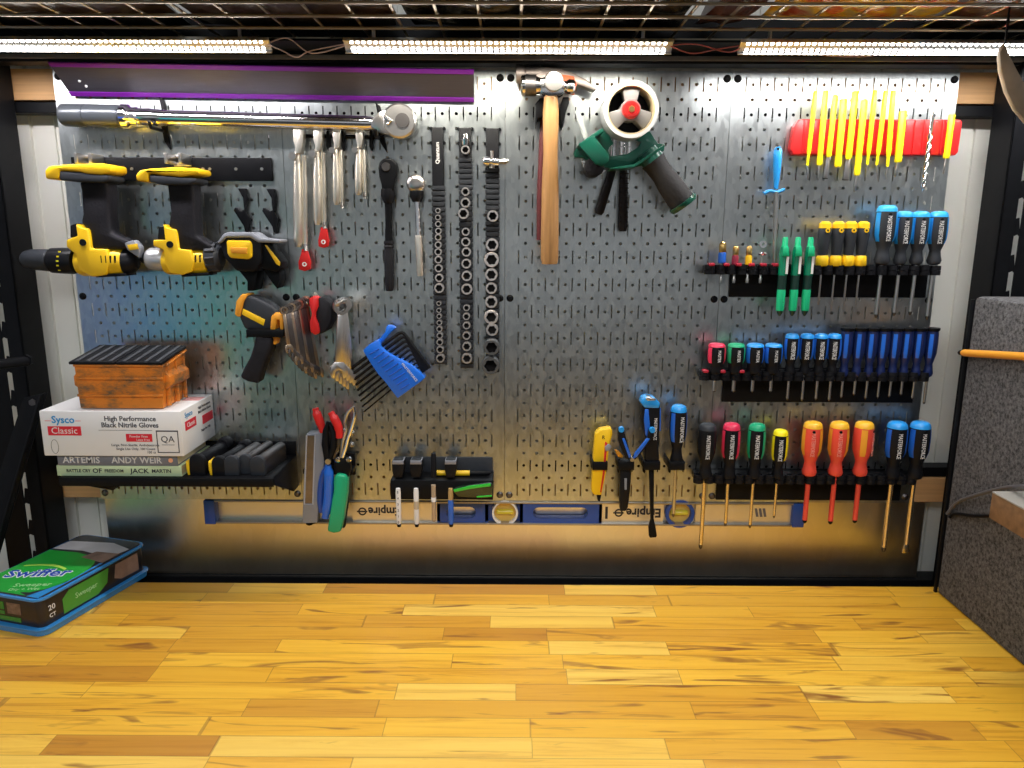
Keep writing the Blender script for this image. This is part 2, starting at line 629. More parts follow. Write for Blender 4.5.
# desk and monitor added unseen, guessed source of the blue-green pegboard reflection
t = thing('side_desk', 'plain grey side desk deeper in the room behind the bench', 'desk', (-1.65, -2.3, FZ))
obj('desk_top', box(NB(), -2.25, -1.05, -2.65, -1.95, -0.13, -0.10, 0.004), M_GREY, t)
for lx in (-2.2, -1.15):
    for ly in (-2.6, -2.05):
        obj('leg', box(NB(), lx, lx + 0.05, ly, ly + 0.05, FZ, -0.13, 0.002), M_BLACK, t)
ms = bpy.data.materials.new('screen_picture')
ms.use_nodes = True
_nt = ms.node_tree
_tc = _nt.nodes.new('ShaderNodeTexCoord')
_sp = _nt.nodes.new('ShaderNodeSeparateXYZ')
_nt.links.new(_tc.outputs['Generated'], _sp.inputs[0])
_c = ramp(_nt, _sp.outputs[0], [(0.0, (0.12, 0.05, 0.55)), (0.3, (0.03, 0.12, 0.85)), (0.55, (0.0, 0.45, 0.40)), (0.8, (0.0, 0.60, 0.22)), (1.0, (0.02, 0.40, 0.15))])
_b = _nt.nodes['Principled BSDF']
_b.inputs['Base Color'].default_value = (0.01, 0.01, 0.01, 1)
_nt.links.new(_c, _b.inputs['Emission Color'])
_b.inputs['Emission Strength'].default_value = 1.3
t = thing('computer_monitor', 'unseen computer monitor guessed from its reflection, showing a blue to green picture on the side desk', 'monitor', (-1.62, -2.2, -0.10))
obj('screen', box(NB(), -2.02, -1.22, -2.200, -2.196, 0.06, 0.50), ms, t, smooth=False)
obj('bezel', box(NB(), -2.035, -1.205, -2.23, -2.200, 0.045, 0.515, 0.004), M_BLKPL, t)
obj('stand_neck', box(NB(), -1.65, -1.59, -2.26, -2.23, -0.10, 0.30, 0.004), M_BLKPL, t)
obj('stand_foot', box(NB(), -1.78, -1.46, -2.36, -2.14, -0.10, -0.088, 0.004), M_BLKPL, t)

# ------------------------------------------------------------------ battens, backsplash
for z0, z1, nm in ((0.906, 0.960, 'pine batten crossing the wall behind the top of the pegboard'), (0.138, 0.190, 'pine batten crossing the wall behind the bottom of the pegboard')):
    obj('wall_batten', box(NB(), -0.93, 0.93, 0.020, 0.058, z0, z1, 0.001), M_BATTEN, label=nm, cat='batten', smooth=False)
obj('steel_backsplash', box(NB(), -0.82, 0.86, 0.024, 0.028, -0.030, 0.137, 0.0005), M_SHEET,
    label='smooth steel backsplash sheet mirroring the wooden bench below the pegboard', cat='backsplash', smooth=False)

obj('rack_beam', box(NB(), -0.93, 0.93, 0.014, 0.058, -0.16, -0.031, 0.002), M_BLACK,  # added black bar standing in for the shade in the gap
    label='black bar added as the shade low in the gap behind the bench top', cat='rack beam', smooth=False)

# ------------------------------------------------------------------ rack: uprights, beams, wire deck


def upright(x_in, side):
    """slotted angle post; x_in is its inner face, side -1 = extends to -x"""
    t = thing('rack_upright', 'black slotted steel rack post beside the %s' % ('stacked books and glove box' if side < 0 else 'grey carpeted cabinet'), 'rack post', (x_in + side * 0.04, -0.02, FZ))
    wd = 0.085
    holes = []
    z = FZ + 0.06
    while z < CZ - 0.15:
        holes.append([(0.027, z), (0.033, z + 0.002), (0.038, z + 0.034), (0.034, z + 0.038), (0.028, z + 0.035)])
        z += 0.0650
    bm = NB()
    plate(bm, [(0.0, FZ), (wd, FZ), (wd, CZ), (0.0, CZ)], holes, 0.003, Vector((x_in, -0.05, 0)), Vector((side, 0, 0)), Z, Vector((0, 1, 0)))
    obj('slotted_face', bm, M_BLACK, t, smooth=False)
    obj('side_flange', box(NB(), x_in, x_in + side * 0.003, -0.05, 0.015, FZ, CZ, 0.0008), M_BLACK, t, smooth=False)
    obj('outer_flange', box(NB(), x_in + side * wd, x_in + side * (wd - 0.003), -0.05, 0.01, FZ, CZ, 0.0008), M_BLACK, t, smooth=False)
    return t


XL, XR = -0.897, 0.888
ul = upright(XL, -1)
ur = upright(XR, 1)
# diagonal brace and arm on the side of the post by the books
t = thing('rack_brace', 'black diagonal steel brace bolted to the post behind the green wipes box', 'brace', W(42, 398, 0.07))
bm = NB()
a, b = W(36, 395, 0.058), W(-22, 590, 0.15)
ax = (b - a).normalized()
sd = Vector((1, 0, 0.25)).normalized()
prism(bm, [a - sd * 0.026, a + sd * 0.022, b + sd * 0.022, b - sd * 0.034], Vector((0, 0.004, 0.0)), 0.001)
prism(bm, [a + sd * 0.02, a + sd * 0.016, b + sd * 0.018, b + sd * 0.022], Vector((0, -0.016, 0)), 0.001)
obj('brace_bar', bm, M_BLACK, t)
obj('bolt', disc_y(NB(), W(34, 402, 0.057), 0.007, 0.006, 6), M_DSTEEL, t)
tb = thing('steel_bracket', 'short black steel arm reaching out from the rack post above the brace', 'bracket', W(26, 362, 0.056))
obj('arm_bar', tube(NB(), [W(27, 361, 0.058), W(-14, 366, 0.14)], 0.009, 10), M_BLACK, tb)
obj('bolt_head', disc_y(NB(), W(28, 360, 0.056), 0.011, 0.006, 6), M_BLACK, tb)

bt = obj('rack_beam', box(NB(), XL - 0.09, XR + 0.09, -0.125, -0.055, 0.975, 0.9785, 0.001), M_BLACK,
         label='flat black steel strap under the wire deck above the pegboard', cat='rack beam', smooth=False)
bm = NB()
box(bm, XL, XR, -0.050, -0.012, 0.958, 1.03, 0.002)
bmx = NB()
box(bmx, XL, XR, -0.054, -0.0502, 0.962, 0.970, 0.001)
rb = obj('rack_beam', bm, M_BLACK, label='long black steel beam just above the top edge of the pegboard', cat='rack beam', smooth=False)
obj('beam_lip', bmx, mat('lit_lip', (0.30, 0.26, 0.22), 0.4, 0.7, noise=0.3), rb, smooth=False)  # tan colour paints the light caught along the beam's lower lip
for zz, nm in ((0.884, 'thin black rail fixed below the upper pine batten'), (0.192, 'thin black rail resting on the lower pine batten')):
    obj('wall_rail', box(NB(), -0.93, 0.93, 0.022, 0.056, zz, zz + 0.019, 0.001), M_BLACK, label=nm, cat='rail', smooth=False)

M_WIRE = mat('zinc_wire', (0.52, 0.45, 0.34), 0.32, 1.0, noise=0.2)
dz = 0.990
t = thing('wire_shelf_deck', 'zinc wire grid shelf deck above the bench holding bags', 'wire shelf', (0, -0.35, dz))
bm = NB()
yy = -0.075
while yy > -0.66:
    tube(bm, [(-1.0, yy, dz), (1.0, yy, dz)], 0.0026, 6)
    yy -= 0.068
for yy in (-0.66, -0.055):
    tube(bm, [(-1.0, yy, dz), (1.0, yy, dz)], 0.0035, 6)
obj('long_wires', bm, M_WIRE, t, kind='stuff')
bm = NB()
x = -0.99
while x < 1.0:
    tube(bm, [(x, -0.66, dz + 0.005), (x, -0.055, dz + 0.005)], 0.0024, 6)
    x += 0.0635
obj('cross_wires', bm, M_WIRE, t, kind='stuff')
obj('deck_front_channel', box(NB(), -0.97, 0.97, -0.685, -0.655, 0.955, 1.03, 0.002), M_BLACK, t)

# LED bars
names = ['cool white LED bar over the purple edged shade', 'warm white LED bar over the hammers', 'white LED bar over the yellow punches']
M_DIODE = mat('diode', (1, 1, 1), 0.4, emit=((1.0, 0.95, 0.88), 22.0))
M_LEDB = mat('led_board', (0.75, 0.74, 0.72), 0.35, noise=0.05)
for k, (x0, x1, c) in enumerate(LED_BARS):
    t = thing('led_bar', names[k], 'LED light', ((x0 + x1) / 2, LEDY, LEDZ), 'LED bars under the wire shelf')
    tilt = Matrix.Translation((0, LEDY, LEDZ)) @ Matrix.Rotation(math.radians(-38), 4, 'X')
    bm = NB()
    box(bm, x0 - 0.008, x1 + 0.008, -0.011, 0.011, 0.0, 0.004, 0.001, tilt)
    box(bm, x0 - 0.008, x1 + 0.008, -0.0125, -0.011, -0.004, 0.004, 0.0005, tilt)
    box(bm, x0 - 0.008, x1 + 0.008, 0.011, 0.0125, -0.004, 0.004, 0.0005, tilt)
    obj('channel', bm, mat('aluminium_channel', (0.8, 0.8, 0.8), 0.35, 1.0), t)
    for xx in (x0 + 0.04, x1 - 0.04):
        obj('hanger', tube(NB(), [(xx, LEDY, LEDZ + 0.002), (xx, LEDY, dz - 0.001)], 0.003, 6), M_STEEL, t)
    bm = NB()
    n = int((x1 - x0) / 0.0095)
    for i in range(n):
        xx = x0 + (i + 0.5) * (x1 - x0) / n
        for dy in (-0.0068, 0.0068):
            box(bm, xx - 0.0023, xx + 0.0023, dy - 0.0023, dy + 0.0023, -0.0012, 0.0, 0, tilt)
    obj('diodes', bm, M_DIODE, t, kind='stuff', smooth=False)
bm = NB()
tube(bm, smooth_path([(-0.385, LEDY, LEDZ + .003), (-0.355, LEDY - 0.005, LEDZ - 0.010), (-0.335, LEDY, LEDZ - 0.018), (-0.315, LEDY + 0.01, LEDZ - 0.006), (-0.250, LEDY, LEDZ + .003)]), 0.0011, 6)
tube(bm, smooth_path([(-0.385, LEDY + .006, LEDZ + .003), (-0.35, LEDY + 0.006, LEDZ + 0.012), (-0.31, LEDY, LEDZ - 0.012), (-0.250, LEDY + .004, LEDZ + .003)]), 0.0011, 6)
obj('lamp_wire', bm, mat('pale_wire', (0.75, 0.55, 0.5), 0.5), label='loose pale wires joining the cool and warm LED bars', cat='wire')
bm = NB()
tube(bm, smooth_path([(0.262, LEDY, LEDZ + .003), (0.30, LEDY, LEDZ - 0.010), (0.34, LEDY, LEDZ - 0.004), (0.385, LEDY, LEDZ + .003)]), 0.0011, 6)
tube(bm, smooth_path([(0.262, LEDY + .006, LEDZ + .003), (0.31, LEDY + .01, LEDZ + 0.006), (0.36, LEDY, LEDZ - 0.008), (0.385, LEDY + .004, LEDZ + .003)]), 0.0011, 6)
obj('lamp_wire', bm, mat('red_wire', (0.5, 0.12, 0.1), 0.5), label='thin red wires between the warm LED bar and the bar over the punches', cat='wire')
bm = NB()
tube(bm, smooth_path([(0.46, LEDY + 0.02, LEDZ + 0.006), (0.52, LEDY + 0.032, LEDZ - 0.004), (0.60, LEDY + 0.032, LEDZ - 0.006), (0.66, LEDY + 0.02, LEDZ + 0.006)]), 0.0013, 6)
obj('lamp_wire', bm, mat('pink_wire', (0.8, 0.45, 0.4), 0.5), label='pinkish wire sagging beside the LED bar over the yellow punches', cat='wire')


# bags and packets lying on the deck
def lump(name, label, cat, x0, x1, y0, y1, h, m, seed, group=None):
    rnd = random.Random(seed)
    bm = NB()
    nx, ny = 22, 14
    g = []
    ph = [rnd.uniform(0, 6) for _ in range(6)]
    for s in (0, 1):
        rows = []
        for j in range(ny + 1):
            r = []
            for i in range(nx + 1):
                u, v = i / nx, j / ny
                e = (math.sin(PI * u) * math.sin(PI * v)) ** 0.35 if 0 < i < nx and 0 < j < ny else 0
                wr = 0.006 * math.sin(u * 31 + ph[0] + v * 7) + 0.005 * math.sin(v * 23 + ph[1] + u * 12) + 0.003 * math.sin(u * 61 + v * 47 + ph[2])
                z = dz + 0.008 + (h * e + wr * e if s else max(0, 0.012 - 0.012 * e + abs(wr) * 0.9))
                if s == 0 and e == 0:
                    z = dz + 0.02
                if s == 1 and e == 0:
                    z = dz + 0.02
                r.append(bm.verts.new((x0 + (x1 - x0) * u + 0.006 * math.sin(v * 9 + ph[3]), y0 + (y1 - y0) * v + 0.006 * math.sin(u * 11 + ph[4]), z)))
            rows.append(r)
        g.append(rows)
    for s in (0, 1):
        for j in range(ny):
            for i in range(nx):
                q = g[s]
                bm.faces.new((q[j][i], q[j][i + 1], q[j + 1][i + 1], q[j + 1][i]))
    bmesh.ops.remove_doubles(bm, verts=bm.verts[:], dist=0.0004)
    return obj(name, bm, m, label=label, cat=cat, group=group)


M_BAG = mat('black_film', (0.012, 0.012, 0.014), 0.18, noise=0.3, bump=1.0, bscale=45, coat=0.5)
M_BAG2 = mat('dark_brown_film', (0.035, 0.020, 0.014), 0.3, noise=0.5, bump=0.8, bscale=35)
lump('storage_bag', 'dark brown bag on the wire shelf at the end over the drills', 'bag', -0.98, -0.52, -0.62, -0.07, 0.10, M_BAG2, 1)
lump('storage_bag', 'matt dark bag on the wire shelf above the loose LED wires', 'bag', -0.50, -0.18, -0.62, -0.08, 0.12, M_BAG2, 2)
lump('storage_bag', 'shiny black plastic bag on the wire shelf above the warm LED bar', 'bag', -0.15, 0.29, -0.62, -0.08, 0.12, M_BAG, 3)
lump('storage_bag', 'reddish brown bag on the wire shelf between black bag and orange packet', 'bag', 0.315, 0.385, -0.62, -0.10, 0.10, mat('red_brown_film', (0.10, 0.03, 0.02), 0.35, noise=0.5, nscale=15, bump=0.6, bscale=40), 4)


def packet_mat():
    m = bpy.data.materials.new('printed_packet')
    m.use_nodes = True
    nt = m.node_tree
    tc = nt.nodes.new('ShaderNodeTexCoord')
    n = nt.nodes.new('ShaderNodeTexNoise')
    n.inputs['Scale'].default_value = 14
    nt.links.new(tc.outputs['Object'], n.inputs['Vector'])
    c = ramp(nt, n.outputs[0], [(0.38, (0.75, 0.12, 0.02)), (0.46, (0.85, 0.45, 0.02)), (0.52, (0.90, 0.62, 0.03)), (0.58, (0.6, 0.5, 0.35)), (0.66, (0.5, 0.06, 0.02))])
    nt.links.new(c, nt.nodes['Principled BSDF'].inputs['Base Color'])
    nt.nodes['Principled BSDF'].inputs['Roughness'].default_value = 0.3
    return m


lump('snack_packet', 'red orange and yellow printed packet lying on the wire shelf', 'packet', 0.40, 0.67, -0.58, -0.12, 0.06, packet_mat(), 5)
lump('storage_bag', 'dark patterned bag on the wire shelf beyond the orange packet', 'bag', 0.685, 0.98, -0.60, -0.08, 0.10, mat('mottled_film', (0.10, 0.045, 0.02), 0.35, noise=0.9, nscale=12, bump=0.6, bscale=40), 6)

# ------------------------------------------------------------------ steel pegboard, four panels with real holes
BZ0, PW, PH = 0.1433, 0.4064, 0.8128
IN = 0.0254


def octo(cx, cz, r, n=8):
    return [(cx + r * math.cos(2 * PI * (k + .5) / n), cz + r * math.sin(2 * PI * (k + .5) / n)) for k in range(n)]


holes = []
for r in range(31):
    cz = PH - 0.0226 - r * 0.02556
    for c in range(14):
        holes.append(octo(0.0381 + c * IN, cz, 0.0030))
    if r % 2 == 0:
        for c in range(15):
            sx, sl = 0.0254 + c * IN, 0.0012
            holes.append([(sx - sl, cz - 0.0125), (sx + sl, cz - 0.0125), (sx + sl, cz + 0.0125), (sx - sl, cz + 0.0125)])
bm = NB()
plate(bm, [(0, 0), (PW - 0.0008, 0), (PW - 0.0008, PH), (0, PH)], holes, 0.0012, Vector((0, 0, 0)), X, Z, Y)
# folded flanges
box(bm, 0, 0.0012, 0.0012, 0.019, 0, PH)
box(bm, PW - 0.0020, PW - 0.0008, 0.0012, 0.019, 0, PH)
box(bm, 0, PW - 0.0008, 0.0012, 0.019, 0, 0.0012)
box(bm, 0, PW - 0.0008, 0.0012, 0.019, PH - 0.0012, PH)
pm = None
plab = ['steel pegboard panel holding the drills, glove box and books', 'steel pegboard panel holding the socket rails and wrenches',
        'steel pegboard panel holding the hammers and tape gun', 'steel pegboard panel holding the screwdriver racks']
panels = []
for k in range(4):
    x0 = -2 * PW + k * PW
    t = thing('pegboard', plab[k], 'pegboard', (x0, 0, BZ0), 'steel pegboard panels')
    if k == 0:
        bm0 = bm
        bmesh.ops.translate(bm0, verts=bm0.verts[:], vec=Vector((x0, 0, BZ0)))
        o = obj('perforated_sheet', bm0, M_GALV, t, smooth=False)
        pm = o.data
    else:
        o = link(bpy.data.objects.new('perforated_sheet', pm))
        o.parent = t
        WL[o] = Vector((x0, 0, BZ0))
    for sx in (x0 + 0.0095, x0 + PW - 0.0095):
        for sz in (BZ0 + 0.0127, BZ0 + PH / 2, BZ0 + PH - 0.0127):
            b2 = NB()
            lathe(b2, (sx, 0, sz), (sx, -0.004, sz), [(0, 0.0068), (0.3, 0.0068), (0.9, 0.004), (1, 0.0035)], 14)
            obj('screw', b2, M_BLACK if sz > BZ0 + 0.1 else M_DSTEEL, t)

# ------------------------------------------------------------------ purple edged shade (tilted sheet at the top of the first panels)
M_PUR = mat('purple_edge', (0.16, 0.012, 0.27), 0.3, noise=0.1)
M_SHADE = mat('dark_brushed_aluminium', (0.075, 0.07, 0.085), 0.42, 0.6, noise=0.25, nscale=30, stretch=(1, 40, 40))
A, B_, C_, D_ = W(72, 95, 0.006), W(474, 101, 0.006), W(474, 69, 0.05), W(48, 61, 0.05)
t = thing('tilted_shade', 'long dark metal shade with purple edges along the pegboard top', 'shade', (A + B_) / 2)
n = (B_ - A).cross(D_ - A).normalized()
upv = (D_ - A + C_ - B_).normalized()
hh = ((D_ - A).length + (C_ - B_).length) / 2
x0, x1 = (A.x + D_.x) / 2, (B_.x + C_.x) / 2


def sh(u, v, q=0.0):
    p = A.lerp(D_, v).lerp(B_.lerp(C_, v), u)
    return p + n * q


obj('sheet', prism(NB(), [sh(0, 0), sh(1, 0), sh(1, 1), sh(0, 1)], n * 0.002, 0.0), M_SHADE, t, smooth=False)
obj('edge_strip', prism(NB(), [sh(0, 0), sh(1, 0), sh(1, 0.13), sh(0, 0.13)], n * 0.004, 0.0006), M_PUR, t, smooth=False)
obj('edge_strip', prism(NB(), [sh(0, 0.87), sh(1, 0.87), sh(1, 1), sh(0, 1)], n * 0.004, 0.0006), M_PUR, t, smooth=False)
for u, v in ((0.045, 0.45), (0.053, 0.3)):
    b2 = NB()
    c = sh(u, v, 0.002)
    lathe(b2, c, c + n * 0.002, [(0, 0.0025), (1, 0.0018)], 10)
    obj('rivet', b2, M_WHITE, t)

# ------------------------------------------------------------------ peg hooks


def blade_hook(px, py, label, s=1.0, flip=1):
    """black curved prong of sheet steel standing out of the slots"""
    o_ = [(560, 215), (600, 215), (609, 262), (600, 330), (620, 365), (612, 440), (597, 430), (590, 402), (540, 325), (546, 308), (575, 326), (592, 322), (586, 262)]
    pts = [(px + (x - 580) / 4.957 * s, py + (y - 325) / 4.957 * s) for x, y in o_]
    t = thing('peg_hook', label, 'hook', W(px, py, 0))
    obj('prong', pp(NB(), pts, 0.001, 0.012, 0.0012), M_BLACK, t)
    c = W(px + 7 * s, py + 9.5 * s, 0.0)
    obj('peg', box(NB(), c.x - 0.007, c.x + 0.007, -0.003, 0.004, c.z - 0.0025, c.z + 0.0025, 0.0006), M_BLACK, t)
    return t


blade_hook(241.5, 210.5, 'black double pronged hook, the one closer to the drills')
blade_hook(270, 211, 'black double pronged hook next to the first pegboard seam')


def fin_hook(px, ytop, ymid, ybot, label):
    t = thing('peg_hook', label, 'hook', W(px, ymid, 0))
    pts = [(px - 2, ytop), (px + 3, ytop + 4), (px + 5.5, ymid - 12), (px + 6.5, ymid + 10), (px + 9, ybot - 8), (px + 10, ybot), (px + 4, ybot - 9), (px + 1, ymid + 8), (px + 1.5, ymid - 8)]
    obj('prong', pp(NB(), pts, 0.0, 0.006, 0.0008), M_BLACK, t)
    c = W(px + 4, ymid + 11, 0)
    obj('cradle', tube(NB(), [Vector((c.x, -0.002, c.z - 0.004)), Vector((c.x, -0.050, c.z - 0.004)), Vector((c.x, -0.056, c.z + 0.006))], 0.003, 8), M_BLACK, t)
    return t


fin_hook(160, 95, 118, 150, 'black curved hook under the grip end of the torque wrench')
fin_hook(377, 102, 126, 153, 'black curved hook under the ratchet end of the torque wrench')

# ------------------------------------------------------------------ torque wrench
t = thing('torque_wrench', 'long chrome torque wrench with dark grip lying on two hooks', 'torque wrench', W(230, 118, 0.03))
d = 0.028
a, b = W(61, 115, d), W(121, 116.5, d)
obj('grip', lathe(NB(), a, b, [(0, 0.012), (0.02, 0.017), (0.06, 0.0195), (0.42, 0.0195), (0.425, 0.0185), (0.44, 0.0185), (0.445, 0.0195), (0.97, 0.0195), (1, 0.018)], 24), mat('smoky_grip', (0.06, 0.068, 0.078), 0.28, 0.3, noise=0.1), t)
b2 = W(165, 118, d)
obj('collar', lathe(NB(), b, b2, [(0, 0.017), (0.06, 0.021), (0.2, 0.021), (0.26, 0.016), (0.4, 0.017), (0.42, 0.015), (0.7, 0.0155), (0.72, 0.0145), (1, 0.014)], 24), M_CHROME, t)
c = W(376, 123.5, d)
obj('shaft', lathe(NB(), b2, c, [(0, 0.0138), (0.96, 0.0128), (1, 0.010)], 24), M_CHROME, t)
hc = W(400, 121.5, d)
b3 = NB()
lathe(b3, hc + Vector((0, 0.012, 0)), hc + Vector((0, -0.012, 0)), [(0, 0.026), (0.1, 0.030), (0.9, 0.030), (1, 0.027)], 28)
pp(b3, [(370, 121), (378, 112), (390, 108), (392, 136), (380, 133), (370, 127)], d - 0.011, d + 0.011, 0.003)
obj('ratchet_head', b3, M_STEEL, t)
obj('drive_disc', disc_y(NB(), hc + Vector((0.006, -0.012, 0.0)), 0.0125, 0.003, 24), M_DSTEEL, t)
obj('reverse_lever', tube(NB(), [W(385, 117, d + 0.014), W(391, 121, d + 0.016), W(388, 124, d + 0.014)], 0.0032, 8), M_CHROME, t)
obj('scale_mark', tube(NB(), [W(123, 119, d + 0.021), W(136, 121, d + 0.018)], 0.0012, 6), M_YEL, t)

# ------------------------------------------------------------------ drill rail and the two drills
t = thing('hanging_rail', 'flat black rail across the first panel holding the two drills', 'rail', W(172, 168, 0))
a, b = W(71, 156.5, 0.004), W(273, 181, 0.004)
obj('rail_body', box(NB(), a.x, b.x, -0.0065, -0.0005, b.z, W(71, 157, 0.004).z, 0.0015), M_BLACK, t)
for px in (73.5, 132, 203, 210, 236, 262):
    c = W(px, 169 if px > 100 else 165, 0.0065)
    obj('bolt', disc_y(NB(), c, 0.0028, 0.0015, 12), M_STEEL, t)


def drill(label, base, under, grip, trig, lump_, mx0, mx1, my, mr, chuck, group):
    D = 0.052
    t = thing('cordless_drill', label, 'drill', W(sum(p[0] for p in grip) / len(grip), my, D), group)
    obj('base', pp(NB(), base, D - 0.030, D + 0.030, 0.004), M_YEL, t)
    obj('base_skirt', pp(NB(), under, D - 0.028, D + 0.0285, 0.003), M_DGREY, t)
    obj('grip', pp(NB(), grip, D - 0.019, D + 0.019, 0.008, 3), M_BLKRUB, t)
    obj('trigger', pp(NB(), trig, D - 0.010, D + 0.010, 0.003), M_BLKPL, t)
    b = NB()
    pp(b, lump_, D - 0.026, D + 0.026, 0.005, 3)
    body = obj('housing', b, M_YEL, t)
    cx = W((mx0 + mx1) / 2, my, D)
    body2 = obj('motor_barrel', lathe(NB(), W(mx0, my, D), W(mx1, my, D), [(0, mr * .9), (0.08, mr), (0.9, mr), (1, mr * 0.92)], 28), M_YEL, t)
    for i in range(4):                                 # cooling slots in the barrel
        c = W(mx1 - 17 + i * 4.4, my - 3, D)
        obj('vent_slot', box(NB(), c.x - 0.0011, c.x + 0.0011, -D - mr - 0.0006, -D - mr + 0.01, c.z - 0.006, c.z + 0.007, 0.0004), M_BLKPL, body2)
    c = W(mx1 - 30, my + 1, D)
    b = NB()
    for k, (dx, dz_, ln) in enumerate(((-0.009, 0.004, 0.007), (0.002, 0.005, 0.008), (-0.009, -0.001, 0.006), (0.001, -0.001, 0.010), (-0.008, -0.006, 0.005), (0.003, -0.007, 0.007))):
        yy_ = -D - math.sqrt(max(1e-6, mr * mr - dz_ * dz_)) - 0.0005
        box(b, c.x + dx, c.x + dx + ln, yy_, yy_ + 0.004, c.z + dz_ - 0.0011, c.z + dz_ + 0.0011)
    obj('red_print', b, M_RED, t)
    obj('gasket_strip', pp(NB(), [(mx0 + 14, my + 12.5), (mx1 - 1, my + 11), (mx1, my + 14.0), (mx0 + 16, my + 15.5)], D - 0.02, D + 0.02, 0.001), M_BLKPL, t)
    return t


t = drill('yellow and black drill with black keyless chuck reaching over the rack post',
          [(44, 170.5), (48, 166), (70, 164), (101, 163), (110, 164.5), (110.5, 172), (101, 175), (86, 174), (79, 172), (60, 170.5), (58, 179.6), (45, 179)],
          [(59, 170.5), (86, 172), (108, 175), (109, 180), (102, 183), (79, 182), (59, 180.2)],
          [(78, 181), (106.5, 181), (108.5, 190.6), (108.5, 218), (110, 232.5), (117, 236), (132, 241.6), (133.5, 249), (91.6, 250), (89.7, 232.5), (80, 223), (82, 214), (80.5, 190.6)],
          [(69.7, 225), (77, 223), (80, 238), (69.7, 238)],
          [(75, 223.4), (79, 227), (88, 229), (90.6, 249), (106, 249), (110, 262), (106, 275), (91.6, 277), (79, 270.8), (75, 254.4), (66, 247), (66, 239.8), (77, 236)],
          80, 126, 262, 0.0255, True, 'cordless drills hanging upside down')
D = 0.052
y0 = 260.5
obj('clutch_ring', lathe(NB(), W(50, y0, D), W(76, y0 + 0.6, D), [(0, 0.017), (0.1, 0.0225), (0.5, 0.0235), (0.9, 0.0235), (1, 0.022)], 24), M_BLKPL, t)
for k in range(5):
    c = W(65, y0 - 9 + k * 4.5, D)
    dy = math.sqrt(max(0.0001, 0.0235 ** 2 - (c.z - W(65, y0, D).z) ** 2))
    obj('torque_mark', box(NB(), c.x - 0.002, c.x + 0.002, -D - dy - 0.0006, -D - dy + 0.001, c.z - 0.0012, c.z + 0.0012), M_PYEL, t)
obj('chuck', lathe(NB(), W(22, y0 - 1.5, D), W(50, y0, D), [(0, 0.009), (0.12, 0.015), (0.35, 0.0185), (0.95, 0.0200), (1, 0.018)], 12), M_DGREY, t)
obj('motor_rear', lathe(NB(), W(125, 262, D), W(138, 261, D), [(0, 0.023), (0.5, 0.022), (0.9, 0.014), (1, 0.01)], 20), M_BLKPL, t)
obj('side_plate', pp(NB(), [(124, 243), (133, 240), (139, 247), (139, 258), (127, 250)], D, D + 0.02, 0.002), M_GREY, t)
obj('badge', pp(NB(), [(127, 245), (137, 243.5), (138.5, 249), (129, 250.5)], D + 0.02, D + 0.0215, 0.0003), M_YEL, t)
b = NB(); c = W(83, 242.5, D + 0.026); disc_y(b, c, 0.006, 0.0015, 16)
obj('direction_button', b, M_BLKPL, t)

t = drill('yellow and black drill with silver nose collar beside the hanging battery',
          [(135, 175), (139, 170), (150, 168.5), (175, 167), (197.6, 168), (198.6, 174), (181.5, 177), (171, 176), (163, 175.5), (149, 173), (148, 182), (136, 181)],
          [(149, 174), (171, 176), (196, 178), (196, 182), (188, 185), (163, 185), (149, 182)],
          [(167, 184), (192.6, 184), (193.6, 205.5), (194.6, 225.7), (195.6, 235.8), (205.7, 242), (211.7, 246), (209.7, 250), (178.5, 251), (177.5, 233.8), (168.4, 225.7), (170.4, 211.6)],
          [(158, 227), (166, 226), (168, 240), (157, 240)],
          [(163, 223.7), (166, 227.7), (175.4, 229.7), (178.5, 249), (190, 250), (194, 262), (191.6, 272), (181.5, 275), (169.4, 273), (165.3, 264), (163.3, 250), (153, 246), (153, 240), (165, 240)],
          166, 209, 261.5, 0.0235, False, 'cordless drills hanging upside down')
obj('nose_collar', lathe(NB(), W(148, 258.5, D), W(167, 260, D), [(0, 0.016), (0.15, 0.0195), (0.85, 0.0215), (1, 0.019)], 24), mat('silver_paint', (0.55, 0.56, 0.58), 0.35, 0.5), t)
obj('hex_chuck', lathe(NB(), W(141, 257.5, D), W(149, 258.5, D), [(0, 0.007), (0.3, 0.010), (1, 0.0105)], 12), M_BLKPL, t)
b = NB()
lathe(b, W(208, 258, D), W(222, 257, D), [(0, 0.022), (0.15, 0.0255), (0.75, 0.0245), (1, 0.017)], 26)
for k in range(12):
    an = 2 * PI * k / 12
    o_ = Vector((0, -math.cos(an), math.sin(an))) * 0.0245
    tube(b, [W(210, 258, D) + o_, W(219, 257, D) + o_], 0.0028, 6)
obj('torque_dial', b, M_DGREY, t)
b = NB(); c = W(170, 244.5, D + 0.026); disc_y(b, c, 0.006, 0.0015, 16)
obj('direction_button', b, M_BLKPL, t)
for px, nm in ((94, 'steel clip gripping the drill with the black chuck'), (181.5, 'steel clip gripping the drill with the silver nose')):
    t = thing('rail_clip', nm, 'clip', W(px, 160, 0.02), 'steel clips on the black rail')
    p = W(px, 155, 0.012)
    b = NB()
    for s in (-1, 1):
        box(b, p.x + s * 0.0125 - 0.003, p.x + s * 0.0125 + 0.003, -0.05, -0.007, p.z - 0.018, p.z, 0.001)
    box(b, p.x - 0.0155, p.x + 0.0155, -0.012, -0.0075, p.z - 0.005, p.z + 0.0005, 0.001)
    box(b, p.x - 0.0155, p.x + 0.0155, -0.012, -0.0075, p.z - 0.020, p.z - 0.013, 0.001)
    obj('clip_plate', b, M_STEEL, t)

